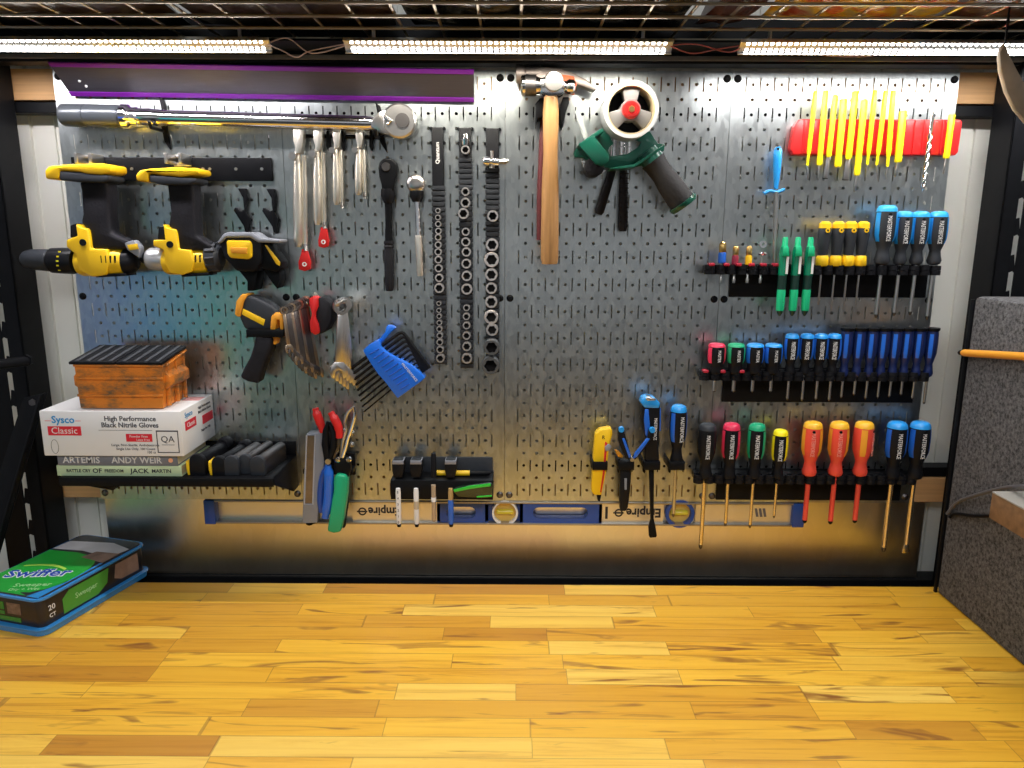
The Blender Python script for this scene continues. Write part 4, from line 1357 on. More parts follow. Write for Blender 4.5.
for (xt, yt, xb, yb, wd, xe, ye, we, kd, lab) in PUN:
    D = 0.028
    a, b_, e = W(*q6(xt, yt), D), W(*q6(xb, yb), D), W(*q6(xe, ye), D)
    R_ = wd / 2 / 4.452 / 560
    t = thing('punch' if kd == 'thin' else 'cold_chisel', lab, 'punch' if kd == 'thin' else 'chisel', b_, 'yellow punches and chisels on the red holder')
    if wd > 23:
        pr = [(0, R_ * .85), (0.02, R_), (0.86, R_ * 0.95), (0.9, R_ * 1.0), (0.97, R_), (1, R_ * 0.7)]
    else:
        pr = [(0, R_ * .85), (0.02, R_ * 1.05), (0.8, R_), (0.88, R_ * 0.62), (0.98, R_ * 0.62), (1, R_ * 0.5)]
    obj('sleeve', lathe(NB(), a, b_, pr, 6 if wd > 23 else 12), M_PYEL, t)
    if kd == 'chisel':
        u_ = (e - b_)
        hw = we / 2 / 4.452 / 560
        prm = prism(NB(), [b_ + Vector((-hw * .8, 0, 0)), b_ + Vector((hw * .8, 0, 0)), e + Vector((hw, 0, 0)), e + Vector((-hw, 0, 0))], Vector((0, 0.004, 0)), 0.0006)
        obj('blade', prm, M_STEEL, t)
        obj('cutting_edge', prism(NB(), [e + Vector((-hw, 0.0005, 0.002)), e + Vector((hw, 0.0005, 0.002)), e + Vector((hw, 0.0005, -0.001)), e + Vector((-hw, 0.0005, -0.001))], Vector((0, 0.002, 0))), M_BLACK, t)
    else:
        r2 = we / 2 / 4.452 / 560
        obj('steel_tip', lathe(NB(), b_, e, [(0, max(r2, R_ * .45)), (0.4, r2), (0.95, r2 * .8), (1, r2 * .5)], 10), M_STEEL, t)
# twist drill bit
t = thing('twist_drill_bit', 'silver spiral drill bit stuck on the red holder', 'drill bit', W(930, 150, 0.03))
a, m_, e = W(*q6(818, 148), 0.028), W(*q6(803, 275), 0.028), W(*q6(768, 542), 0.028)
obj('shank', lathe(NB(), a, m_, [(0, 0.0030), (0.05, 0.0037), (1, 0.0037)], 14), M_CHROME, t)
bm = NB()
ax, u, v = frame_of(e - m_)
L = (e - m_).length
N = 60
rings = []
for i in range(N + 1):
    s = i / N
    ph = s * 2 * PI * 3.2
    rr = 0.0048 * (1 if s < 0.93 else max(0.25, (1 - s) / 0.07))
    c = m_ + ax * (L * s)
    ring = []
    for k in range(12):
        an = 2 * PI * k / 12
        q = rr * (0.42 + 0.58 * abs(math.cos(an)))
        ring.append(bm.verts.new(c + u * (q * math.cos(an + ph)) + v * (q * math.sin(an + ph))))
    rings.append(ring)
for i in range(N):
    for k in range(12):
        bm.faces.new((rings[i][k], rings[i][(k + 1) % 12], rings[i + 1][(k + 1) % 12], rings[i + 1][k]))
bm.faces.new(rings[0][::-1]); bm.faces.new(rings[-1])
obj('flutes', bm, M_CHROME, t, ang=60)
# blue t-handled tool
D = 0.02
t = thing('deburring_tool', 'blue handled tool with cross guard and long thin steel shaft', 'hand tool', W(775, 200, D))
obj('handle', lathe(NB(), W(778, 147, D), W(776, 189, D), [(0, 0.005), (0.08, 0.0092), (0.3, 0.0095), (0.7, 0.0070), (0.95, 0.0050), (1, 0.0045)], 16, fl=0.8), M_LBLUE, t)
b = NB(); tube(b, smooth_path([W(764, 193.5, D), W(770, 191, D), W(776, 192, D), W(781, 191, D), W(784.5, 189, D)], 4), 0.0030, 8)
obj('cross_guard', b, M_LBLUE, t)
obj('shaft', lathe(NB(), W(776, 192, D), W(774.5, 266, D), [(0, 0.0042), (1, 0.0040)], 10), M_STEEL, t)
b = NB(); disc_y(b, W(778, 149, D + 0.007), 0.0022, 0.002, 10)
obj('hang_hole', b, M_BLACK, t)

# ------------------------------------------------------------------ screwdriver racks
RACKD = 0.040


def rack(px0, px1, py, p2x0, p2x1, pyb, label, red_bits):
    t = thing('screwdriver_rack', label, 'rack', W((px0 + px1) / 2, py, 0), 'black screwdriver racks')
    a, b = W(px0, py, RACKD + 0.012), W(px1, py, RACKD + 0.012)
    c, e = W(p2x0, pyb, 0.006), W(p2x1, pyb, 0.006)
    zt = a.z
    hb = 0.017
    obj('back_plate', box(NB(), c.x, e.x, -0.005, -0.0012, c.z, zt, 0.001), M_BLACK, t)
    bm = NB()
    # shelf strip with scalloped sockets
    box(bm, a.x + 0.004, b.x - 0.004, -(RACKD - 0.008), -0.004, zt - hb, zt - 0.002, 0.001)
    obj('shelf_strip', bm, M_BLKPL, t)
    x = a.x + 0.008
    k = 0
    while x < b.x - 0.004:
        if k < 100:
            bm = NB()
            ring_y_up(bm, Vector((x, -RACKD, zt - hb)), 0.0098, 0.0055, hb)
            obj('socket_ring', bm, M_BLKPL, t)
        x += 0.0196
        k += 1
    if red_bits:
        for px in red_bits:
            p = W(px, py - 1, RACKD + 0.010)
            obj('red_insert', box(NB(), p.x - 0.005, p.x + 0.005, -(RACKD + 0.012), -(RACKD - 0.004), zt - 0.002, zt + 0.0035, 0.0015), mat('rack_red', (0.45, 0.015, 0.04), 0.35), t)
    return t, zt


def ring_y_up(bm, c, ro, ri, h, n=14):
    rings = []
    for zz, r in ((0, ro), (h * .45, ro * 1.03), (h * .5, ro * .92), (h * .55, ro * 1.03), (h, ro), (h, ri), (0, ri)):
        rings.append([bm.verts.new(c + Vector((r * math.cos(2 * PI * k / n), r * math.sin(2 * PI * k / n), zz))) for k in range(n)])
    for i in range(len(rings)):
        A, B = rings[i], rings[(i + 1) % len(rings)]
        for k in range(n):
            bm.faces.new((A[k], A[(k + 1) % n], B[(k + 1) % n], B[k]))


def screwdriver(px, yt, ys, yb, wpx, strip, cap, label, group, body=None, shaft_r=0.0034, tip='phillips', brand=True, rot=0.0, shaft_m=None, D=RACKD, pxb=None, capflat=False, tipc=None, rings=False, txrot=0.15):
    body = body or M_BLKPL
    a = W(px, yt, D)
    zb = W(px, ys, D).z
    s = Vector((a.x, a.y, zb))
    e = Vector((a.x, a.y, W(px if pxb is None else pxb, yb, D).z))
    R_ = wpx / 2 * (D * 0 + 1.37) / 745
    L = (a - s).length
    rot -= math.atan2(a.x - CAM.x, 1.37)
    t = thing('screwdriver', label, 'screwdriver', s, group)
    pr = [(0.05, 0.90), (0.12, 0.97), (0.30, 1.0), (0.5, 0.97), (0.62, 0.76), (0.73, 0.56), (0.83, 0.64), (0.91, 0.76), (0.97, 0.66), (1.0, 0.40)]
    if L < 0.07:
        pr = [(0.08, 0.92), (0.2, 1.0), (0.5, 0.98), (0.68, 0.80), (0.78, 0.74), (0.88, 0.80), (0.96, 0.72), (1.0, 0.5)]

    def rad(tt):
        for (t0, r0), (t1, r1) in zip(pr, pr[1:]):
            if t0 <= tt <= t1:
                return R_ * (r0 + (r1 - r0) * (tt - t0) / (t1 - t0))
        return R_ * pr[-1][1]
    h = obj('handle', lathe(NB(), a, s, [(p, r * R_) for p, r in pr], 18), body, t)
    if capflat:
        obj('cap', lathe(NB(), a + Vector((0, 0, 0.001)), a - Vector((0, 0, 0.0060)), [(0, R_ * 0.75), (0.1, R_ * 1.08), (0.6, R_ * 1.08), (1, R_ * 0.9)], 18), cap, t)
    else:
        obj('cap', lathe(NB(), a + Vector((0, 0, L * 0.015)), a - Vector((0, 0, L * 0.095)), [(0, R_ * 0.45), (0.15, R_ * 0.74), (0.4, R_ * 0.88), (0.75, R_ * 0.94), (1, R_ * 0.97)], 18), cap, t)
    t1 = 0.60 if L >= 0.07 else 0.62
    if strip:
        for c0 in (1.0 - rot, -1.15 - rot, PI - rot):
            prs = [(p, rad(p) * 1.035) for p in (0.11, 0.2, 0.3, 0.4, 0.5, t1)]
            obj('grip_strip', lathe(NB(), a, s, prs, 4, c0 - 0.30, c0 + 0.30), strip, t)
    if brand:
        ny = Vector((math.sin(rot + txrot), -math.cos(rot + txrot), 0))
        rt = Vector((math.cos(rot + txrot), math.sin(rot + txrot), 0))
        p = a.lerp(s, 0.38) + ny * (rad(0.33) * 1.02)
        text('brand_print', 'MASTERFORCE' if L > 0.07 else 'MASTER', p, 0.0105 if L > 0.07 else 0.008, M_WHITE if body is not M_CORAL else mat('pale_coral_print', (0.9, 0.35, 0.28), 0.5), t, right=Vector((0, 0, -1)), up=rt, sx=(L * 0.46) / (0.0105 * 7.2) if L > 0.07 else (L * .42) / (0.008 * 3.9))
        p = a.lerp(s, 0.145) + ny * (rad(0.16) * 0.9)
        obj('hang_hole', lathe(NB(), p, p + ny * (rad(0.16) * 0.14), [(0, 0.003), (1, 0.0028)], 12), M_BLACK, t)
    sm = shaft_m or M_STEEL
    if shaft_r:
        if tip == 'flat':
            pr2 = [(0, shaft_r), (0.88, shaft_r)]
            k_ = s.lerp(e, 0.88)
            obj('shaft', lathe(NB(), s, k_, [(0, shaft_r), (1, shaft_r)], 12), sm, t)
            w2 = shaft_r * 1.7
            obj('tip', prism(NB(), [k_ + Vector((-shaft_r, 0.001, 0)), k_ + Vector((shaft_r, 0.001, 0)), e + Vector((w2, 0.001, 0.003)), e + Vector((w2, 0.001, 0)), e + Vector((-w2, 0.001, 0)), e + Vector((-w2, 0.001, 0.003))], Vector((0, -0.0035, 0)), 0.0006), tipc or sm, t)
        else:
            k_ = s.lerp(e, 0.93)
            obj('shaft', lathe(NB(), s, k_, [(0, shaft_r), (1, shaft_r)], 12), sm, t)
            obj('tip', lathe(NB(), k_, e, [(0, shaft_r * .95), (0.5, shaft_r * .9), (1, shaft_r * .4)], 8), tipc or M_DSTEEL, t)
    return t


rack(707, 944, 265, 729, 926, 297, 'upper black rack with tiny bits, green pens and yellow handled drivers', [712, 727, 739, 752, 764, 776])
rack(702, 936, 372, 722, 913, 402, 'middle black rack with stubby and blue screwdrivers', [706, 723, 742])
rack(696, 924, 476, 716, 900, 500, 'lower black rack with multicoloured and red insulated screwdrivers', [])
g = 'blue screwdrivers at the end of the upper rack'
for px, yt, yb, wd, nm in ((887.5, 206, 318, 20, 'tallest blue and grey screwdriver at the end of the upper rack'),
                           (905, 212, 316, 17, 'blue and grey screwdriver between tallest one and its twin on upper rack'),
                           (921.5, 212, 315, 17, 'blue and grey screwdriver, third of the large four on the upper rack'),
                           (939.5, 212, 320, 18, 'blue and grey screwdriver at the very end of the upper rack')):
    screwdriver(px, yt, 265, yb, wd, M_LBLUE, mat('cap_cyan', (0.03, 0.36, 0.75), 0.3), nm, g, body=M_DGREY, rot=0.2)
g = 'small yellow and black drivers on the upper rack'
for k, px in enumerate((825.5, 839, 851.5, 864)):
    t = thing('small_screwdriver', 'small black and yellow screwdriver, %s' % ('beside the green pens', 'second from the green pens', 'third from the green pens', 'beside the tallest blue screwdriver')[k], 'screwdriver', W(px, 262, RACKD), g)
    a, b_ = W(px, 222, RACKD), W(px, 266, RACKD)
    b_ = Vector((a.x, a.y, b_.z))
    obj('handle', lathe(NB(), a, b_, [(0, 0.006), (0.1, 0.0105), (0.3, 0.0115), (0.5, 0.010), (0.75, 0.0085)], 16), M_DGREY, t)
    obj('cap', lathe(NB(), a + Vector((0, 0, .001)), a.lerp(b_, 0.14), [(0, 0.006), (0.3, 0.0105), (1, 0.0112)], 16), M_YEL, t)
    obj('collar', lathe(NB(), a.lerp(b_, 0.76), b_, [(0, 0.0090), (0.15, 0.0108), (0.9, 0.0114), (1, 0.0100)], 10), M_YEL, t)
    c = a.lerp(b_, 0.19) + Vector((0.001, -0.0108, 0))
    obj('eyelet', ring_y(NB(), c, 0.0042, 0.002, 0.0015, 16), M_YEL, t)
    e = Vector((a.x, a.y, W(px, (305, 312, 310, 307)[k], RACKD).z))
    obj('shaft', lathe(NB(), b_, e, [(0, 0.0019), (0.95, 0.0019), (1, 0.001)], 8), M_STEEL, t)
g = 'green pens clipped in the upper rack'
for k, px in enumerate((785.5, 798.3, 811)):
    D = RACKD + 0.014
    t = thing('retractable_pen', 'green retractable pen, %s' % ('closest to the silver ringed bit', 'middle of the three pens', 'closest to the yellow drivers')[k], 'pen', W(px, 275, D), g)
    a, e = W(px, 237, D), W(px, 316, D)
    e = Vector((a.x, a.y, e.z))
    obj('barrel', lathe(NB(), a.lerp(e, 0.12), a.lerp(e, 0.48), [(0, 0.0065), (0.15, 0.0085), (1, 0.0080)], 16), mat('translucent_green', (0.0, 0.20, 0.10), 0.2, coat=0.5), t)
    obj('plunger', lathe(NB(), a, a.lerp(e, 0.13), [(0, 0.0040), (0.1, 0.0048), (0.7, 0.0052), (1, 0.0068)], 12), M_BGREEN, t)
    obj('clip', prism(NB(), [a.lerp(e, 0.12) + Vector((-0.006, -0.008, 0)), a.lerp(e, 0.12) + Vector((0.004, -0.008, 0)), a.lerp(e, 0.24) + Vector((0.006, -0.008, 0)), a.lerp(e, 0.24) + Vector((-0.006, -0.008, 0))], Vector((0, -0.003, 0)), 0.001), M_BGREEN, t)
    obj('label_strip', prism(NB(), [a.lerp(e, 0.24) + Vector((0.002, -0.0072, 0)), a.lerp(e, 0.24) + Vector((0.0062, -0.0068, 0)), a.lerp(e, 0.46) + Vector((0.0062, -0.0066, 0)), a.lerp(e, 0.46) + Vector((0.002, -0.007, 0))], Vector((0, -0.0016, 0))), M_WHITE, t)
    obj('dark_grip', lathe(NB(), a.lerp(e, 0.48), a.lerp(e, 0.66), [(0, 0.0078), (1, 0.0074)], 14), mat('deep_green', (0.004, 0.03, 0.022), 0.4), t)
    obj('lower_grip', lathe(NB(), a.lerp(e, 0.66), a.lerp(e, 0.93), [(0, 0.0074), (0.1, 0.0078), (0.9, 0.0074), (1, 0.0068)], 14), M_BGREEN, t)
    obj('point', lathe(NB(), a.lerp(e, 0.93), e, [(0, 0.0062), (0.6, 0.0042), (1, 0.0015)], 12), mat('deep_green', (0, 0, 0)), t)
# tiny bits at the start of the upper rack
for px, yt, bmn, nm, r in ((723, 242, M_BLUE, 'tiny brass topped bit with blue band at the rack start', 0.0065), (736, 246, mat('maroon', (0.30, 0.02, 0.05), 0.4), 'tiny brass topped bit with dark red band', 0.0055),
                           (749.5, 246, M_YEL, 'tiny bit with yellow band between dark red banded and ringed bits', 0.0055), (763, 242, M_CHROME, 'tiny silver bit with ring head and flange', 0.0050)):
    D = RACKD
    a, e = W(px, yt, D), W(px, 283, D)
    e = Vector((a.x, a.y, e.z))
    L = (a - e).length
    t = thing('nut_driver_bit', nm, 'bit', a.lerp(e, .5), 'tiny bits on the upper rack')
    if bmn is M_CHROME:
        obj('ring_head', ring_y(NB(), a + Vector((0, 0.002, -0.004)), 0.0065, 0.003, 0.004, 16), M_CHROME, t)
        obj('flange', lathe(NB(), a.lerp(e, 0.24), a.lerp(e, 0.32), [(0, 0.005), (0.5, 0.0085), (1, 0.006)], 14), M_CHROME, t)
    else:
        obj('top_cap', lathe(NB(), a, a.lerp(e, 0.26), [(0, r * .6), (0.2, r), (0.9, r), (1, r * .8)], 12), M_BRASS, t)
        obj('colour_band', lathe(NB(), a.lerp(e, 0.24), a.lerp(e, 0.52), [(0, r * .9), (0.2, r * 1.12), (0.9, r * 1.1), (1, r * .8)], 14), bmn, t)
    obj('stem', lathe(NB(), a.lerp(e, 0.3), e, [(0, 0.0022), (0.8, 0.0022), (0.85, 0.0032), (1, 0.0025)], 8), M_STEEL, t)

g = 'stubby screwdrivers on the middle rack'
M_CRIM = mat('crimson_plastic', (0.70, 0.03, 0.09), 0.32)
for px, m1, nm in ((717, M_CRIM, 'stubby screwdriver with crimson cap and strips'), (736.5, M_GREEN, 'stubby screwdriver with green cap and strips'),
                   (755.5, M_BLUE, 'stubby blue capped screwdriver beside the green stubby one'), (774, M_BLUE, 'stubby blue capped screwdriver next to the taller blue ones')):
    screwdriver(px, 343.5, 374, 392, 18, m1, m1 if m1 is not M_BLUE else M_LBLUE, nm, g, rot=0.2)
g = 'blue sided screwdrivers in the middle of the middle rack'
for k, px in enumerate((792.5, 807.5, 821.5, 835)):
    screwdriver(px, 334, 375, 400 + k % 2, 14.5, M_BLUE, M_LBLUE, 'blue capped screwdriver with black front, %s' % ('beside the stubby ones', 'second from the stubby ones', 'third from the stubby ones', 'beside the black capped nut drivers')[k], g, shaft_r=0.0026, rot=0.1 - 0.1 * (k % 2))
g = 'black capped blue nut drivers on the middle rack'
for k, px in enumerate((847.8, 860.5, 872.8, 885, 896.8, 908.3, 920.5, 933)):
    t = screwdriver(px, 328, 377, (398, 395, 399, 398, 397, 395, 399, 404)[k], 12.5, M_BLUE, M_BLACK,
                    'blue nut driver with flat black cap, %s' % ('closest to the blue capped screwdrivers', 'second in its row', 'third in its row', 'fourth in its row', 'fifth in its row', 'sixth in its row', 'next to last in its row', 'at the very end of the rack')[k],
                    g, body=mat('deep_navy_plastic', (0.008, 0.018, 0.09), 0.3), shaft_r=0.0024, brand=False, capflat=True, rot=1.0)
g = 'multicoloured screwdrivers on the lower rack'
M_WARMST = mat('warm_steel', (0.80, 0.68, 0.50), 0.25, 1.0, noise=0.1)
for px, yt, yb, wd, m1, sr, nm in ((708, 424, 549, 19, None, 0.0042, 'black capped screwdriver with the longest shaft on the lower rack'),
                                   (732, 423.5, 526, 18.5, M_CRIM, 0.0034, 'screwdriver with crimson cap and strips on the lower rack'),
                                   (757.5, 424, 528, 18, M_GREEN, 0.0032, 'screwdriver with green cap and strips on the lower rack'),
                                   (781, 430, 518, 16, M_PYEL, 0.0026, 'screwdriver with bright yellow cap and strips on the lower rack')):
    screwdriver(px, yt, 479, yb, wd, m1, m1 or M_DGREY, nm, g, shaft_r=sr, shaft_m=M_WARMST, rot=0.0)
g = 'red insulated screwdrivers on the lower rack'
for k, (px, yb) in enumerate(((813.5, 523), (840, 524), (865, 523))):
    screwdriver(px, 422, 476, yb, 20, M_ORANGE, mat('amber_cap', (0.92, 0.50, 0.03), 0.35), 'red insulated screwdriver with amber cap, %s' % ('beside the yellow capped one', 'middle of three', 'beside the blue capped pair')[k], g,
                body=M_CORAL, shaft_r=0.0048, shaft_m=M_CORAL, tipc=M_BLACK, rot=(0.0, 0.05, 1.1)[k])
g = 'blue capped screwdrivers at the end of the lower rack'
screwdriver(898, 422, 479, 552, 21, M_BLUE, M_LBLUE, 'large blue capped screwdriver beside the red insulated trio', g, shaft_r=0.0046, shaft_m=M_WARMST, rot=0.25)
screwdriver(921, 422, 479, 553, 21, M_BLUE, M_LBLUE, 'large blue capped flat screwdriver at the end of lower rack', g, shaft_r=0.0042, shaft_m=M_WARMST, rot=0.35, tip='flat')

# ------------------------------------------------------------------ hex key set


def q7(x, y):
    return (335 + x / 7.68, 320 + y / 7.68)


t = thing('hex_key_holder', 'blue plastic holder hanging tilted with nine black hex keys', 'hex key holder', W(385, 360, 0.02))
D = 0.030
b = NB()
pp(b, [q7(*p) for p in ((212, 235), (262, 190), (335, 150), (352, 205), (400, 250), (470, 290), (530, 318), (585, 348), (640, 392), (692, 445), (655, 478), (480, 603), (440, 552), (385, 478), (330, 418), (285, 352), (235, 272))], D - 0.012, D + 0.016, 0.002)
obj('holder_body', b, M_HEXBL, t)
b = NB()
pp(b, [q7(*p) for p in ((335, 152), (385, 90), (396, 45), (425, 42), (466, 62), (430, 95), (400, 130), (360, 172), (345, 185))], D - 0.012, D + 0.006, 0.002)
obj('top_flap', b, M_HEXBL, t)
for i in range(9):
    f = i / 8
    s_ = (268 + f * 235, 262 + f * 270)
    e_ = (s_[0] + 70 + 30 * math.sin(f * PI), s_[1] - 42 - 22 * math.sin(f * PI))
    obj('rib', tube(NB(), [W(*q7(*s_), D + 0.0165), W(*q7(*e_), D + 0.0165)], 0.0014, 6), mat('holder_blue_dark', (0.008, 0.09, 0.50), 0.35), t)
dirp = Vector((640 - 520, 395 - 200, 0))
rt = (W(*q7(640, 470), D) - W(*q7(540, 350), D)).normalized()
up_ = Y.cross(rt) if False else rt.cross(Vector((0, -1, 0)))
up_ = -up_ if up_.z < 0 else up_
text('brand_print', 'MASTERFORCE', W(*q7(572, 402), D + 0.0165), 0.0065, M_WHITE, t, right=rt, up=up_)
for i in range(9):
    f = i / 8
    C = (515 + 130 * f, 85 + 275 * f)
    ln = 300 * (1 - f) ** 1.0 + 55
    E2 = (C[0] + ln * 0.60, C[1] + ln * 0.80)
    end = (125 + 95 * f, 372 + 335 * f)
    r = 0.0036 - 0.0019 * f
    dd = D + 0.004
    c0 = (C[0] - 24 * (1 - f * .5), C[1] + 17 * (1 - f * .5))
    c1 = (C[0] + 18 * (1 - f * .5), C[1] + 22 * (1 - f * .5))
    pth = [W(*q7(*end), dd), W(*q7(*c0), dd), W(*q7(*((C[0] + c0[0] * .5 + c1[0] * .5) / 2, (C[1] + c0[1] * .5 + c1[1] * .5) / 2)), dd), W(*q7(*c1), dd), W(*q7(*E2), dd)]
    key = obj('hex_key', tube(NB(), pth, r, 6), M_BLACK, label='black hex key, %s' % ('thickest, outermost bend' if i == 0 else ('thinnest, innermost bend' if i == 8 else '%s bend from the outside of the blue holder' % ORD[i])), cat='hex key', group='black hex keys in the blue holder', ang=50)

# ------------------------------------------------------------------ wrench sets


def wrench(pt, pb, r, D, label, group, m, face=0.9, jaw=True):
    """combination wrench between two pixels, turned partly edge on"""
    a, b = W(pt[0], pt[1], D), W(pb[0], pb[1], D)
    t = thing('combination_wrench', label, 'wrench', a.lerp(b, .5), group)
    ax = (b - a).normalized()
    nrm = Vector((math.sin(face), -math.cos(face), 0))
    side = ax.cross(nrm).normalized()
    nrm = side.cross(ax).normalized()
    L = (b - a).length
    hw, th = r * 0.52, r * 0.22

    def P(u, v):
        return a + ax * u + side * v
    bm = NB()
    prism(bm, [P(r, hw * .8) - nrm * th, P(L - r, hw) - nrm * th, P(L - r, -hw) - nrm * th, P(r, -hw * .8) - nrm * th], nrm * 2 * th, th * .5)
    obj('shank', bm, m, t)
    # ring end
    bm = NB()
    rings = []
    for q, rr in ((-1, r), (1, r), (1, r * .62), (-1, r * .62)):
        rings.append([bm.verts.new(a + nrm * (q * th * 1.5) + side * (rr * math.cos(2 * PI * k / 18)) + ax * (rr * math.sin(2 * PI * k / 18))) for k in range(18)])
    for i in range(4):
        A_, B2 = rings[i], rings[(i + 1) % 4]
        for k in range(18):
            bm.faces.new((A_[k], A_[(k + 1) % 18], B2[(k + 1) % 18], B2[k]))
    obj('ring_end', bm, m, t)
    # open jaw
    o = b - ax * r * .2
    pts = []
    for an in [math.radians(x) for x in (-150, -120, -90, -60, -35, -18)]:
        pts.append(o + ax * (r * 1.15 * math.cos(PI + an)) * -1 + side * (r * 1.1 * math.sin(an)))
    J = [(-1.0, .55), (-.4, 1.05), (.4, 1.15), (1.1, .85), (1.15, .45), (.25, .42), (0.0, 0.0), (.25, -.42), (1.15, -.5), (1.1, -.9), (.4, -1.15), (-.4, -1.05), (-1.0, -.55)]
    bm = NB()
    prism(bm, [o + ax * (u * r) + side * (v * r) - nrm * th * 1.3 for u, v in J], nrm * 2.6 * th, th * .4)
    obj('open_jaw', bm, m, t)
    return t


M_BRZ = mat('tinted_steel', (0.50, 0.40, 0.30), 0.3, 1.0, noise=0.2)
for i in range(10):
    f = i / 9
    lab = 'steel wrench in the fanned bundle, %s' % ('closest to the thermometer, highest ring visible' if i == 0 else 'longest sweep, closest to the red clip' if i == 9 else '%s from the thermometer side' % ORD[i])
    wrench((283.5 + 22 * f, 310.5 - 9 * f), (289 + 29 * f, 349 + 24 * f + 4 * math.sin(f * PI)), 0.0072 + 0.0030 * f, 0.075 - 0.045 * f, lab, 'steel wrenches fanned beside the thermometer', M_DSTEEL if 0 < i < 9 and i % 3 else M_BRZ, 0.75)
for i in range(5):
    f = i / 4
    lab = 'large steel wrench on the hook, %s' % ('frontmost with the big ring' if i == 0 else 'hindmost, closest to the hex keys' if i == 4 else '%s behind the frontmost' % ORD[i - 1])
    wrench((341 + 3 * f, 306.5 - 2 * f), (338.5 + 13 * f, 371 + 11 * f), 0.0145 - 0.001 * f, 0.075 - 0.05 * f, lab, 'large wrenches on the hook beside the hex keys', M_STEEL, 0.45)
t = thing('wrench_hook', 'steel curled hook top carrying the large wrenches', 'hook', W(343, 303, 0.03))
obj('hook_rod', tube(NB(), smooth_path([W(336, 305, 0.095), W(342, 301.5, 0.09), W(346, 302, 0.05), W(346, 305, 0.0)], 4), 0.0042, 8), M_STEEL, t)
t = thing('spring_clip', 'black clip with red gripping pads between the two wrench sets', 'clip', W(320, 316, 0.04))
D = 0.05
obj('clip_body', pp(NB(), [(316, 299), (322, 297), (329, 302), (332, 312), (331, 322), (326, 331), (320, 335), (315, 330)], 0.004, D, 0.004), M_BLKRUB, t)
b = NB()
pp(b, [(308.5, 299), (313, 296), (317.5, 297.5), (318, 306), (315.5, 312), (315, 317), (318, 324), (319.5, 333), (315, 335.5), (310, 332), (309.5, 322), (311.5, 314), (309.5, 307)], D - 0.02, D + 0.006, 0.003)
obj('grip_pad', b, M_RED, t)
obj('wire_hook', tube(NB(), [W(308, 303, 0.03), W(296, 304, 0.03), W(285, 308, 0.06)], 0.004, 8), M_STEEL, t)

# ------------------------------------------------------------------ pliers cluster


def q8(x, y):
    return (295 + x / 5.3, 395 + y / 5.3)


def T8(l, d):
    return [W(*q8(*p), d) for p in l]


D = 0.035
t = thing('putty_scraper', 'long grey plastic blade holder with brown window hanging by the shelf', 'scraper', W(312, 480, D))
obj('case', pp(NB(), [q8(*p) for p in ((58, 212), (64, 204), (154, 200), (158, 210), (152, 400), (128, 540), (118, 678), (42, 682), (38, 670), (46, 440))], 0.012, D, 0.003), M_GREY, t)
w_ = obj('window', pp(NB(), [q8(*p) for p in ((66, 218), (104, 216), (92, 574), (54, 574))], D, D + 0.001, 0.0), mat('brown_blade', (0.22, 0.17, 0.12), 0.35, 0.6, noise=0.5, nscale=60), t)
obj('window_frame', tube(NB(), T8([(62, 212), (107, 212), (95, 580), (50, 580)], D + 0.001), 0.0016, 6, closed=True), mat('pale_grey', (0.42, 0.44, 0.48), 0.4), t)
obj('blade_tip', pp(NB(), [q8(*p) for p in ((56, 680), (104, 678), (102, 668), (90, 690), (74, 694), (60, 690))], D - 0.015, D - 0.004, 0.001), M_BLACK, t)

D = 0.045
t = thing('slip_joint_pliers', 'pliers with two curved red handles pointing up', 'pliers', W(322, 430, D))
obj('red_handle', tube(NB(), smooth_path(T8([(108, 70), (118, 105), (135, 150), (152, 195)], D), 4), [0.0062] * 3 + [0.0085] * 6 + [0.0075] * 4, 12), M_RED, t)
obj('red_handle', tube(NB(), smooth_path(T8([(188, 90), (212, 130), (232, 175), (236, 225)], D + .005), 4), [0.0062] * 3 + [0.0085] * 6 + [0.0075] * 4, 12), M_RED, t)
obj('jaw_body', pp(NB(), [q8(*p) for p in ((150, 190), (180, 150), (205, 180), (240, 220), (235, 300), (205, 350), (180, 300), (160, 240))], D - 0.012, D, 0.003), M_DSTEEL, t)
t = thing('long_nose_pliers', 'pliers with black jaws above and blue handle below', 'pliers', W(326, 480, D))
obj('jaw', tube(NB(), T8([(176, 140), (162, 190), (160, 260), (172, 345)], D + 0.008), [0.003, 0.0055, 0.007, 0.006], 10), M_BLACK, t)
obj('jaw', tube(NB(), T8([(180, 145), (205, 200), (205, 270), (178, 345)], D + 0.006), [0.003, 0.006, 0.007, 0.006], 10), M_BLACK, t)
obj('pivot', disc_y(NB(), W(*q8(176, 352), D + 0.014), 0.0055, 0.003, 14), M_STEEL, t)
obj('blue_handle', tube(NB(), smooth_path(T8([(176, 372), (180, 450), (176, 560), (160, 650)], D + 0.006), 4), [0.006] * 2 + [0.0095] * 9 + [0.007] * 2, 12), M_BLUE, t)
obj('blue_handle', tube(NB(), smooth_path(T8([(168, 380), (145, 450), (136, 540), (142, 620)], D - 0.008), 4), [0.005] * 2 + [0.007] * 9 + [0.006] * 2, 12), M_NAVY, t)
t = thing('aviation_snips', 'snips with thick green handle below the silver looped cutters', 'snips', W(342, 500, D))
obj('green_handle', pp(NB(), [q8(*p) for p in ((208, 432), (225, 420), (268, 428), (276, 450), (274, 530), (255, 660), (240, 728), (205, 734), (170, 724), (180, 660), (195, 560), (205, 505), (203, 460))], D - 0.008, D + 0.016, 0.006, 3), M_GREEN, t)
obj('dark_handle', pp(NB(), [q8(*p) for p in ((262, 440), (285, 440), (282, 560), (262, 712), (240, 705), (258, 560))], D - 0.022, D - 0.008, 0.004), M_BLKRUB, t)
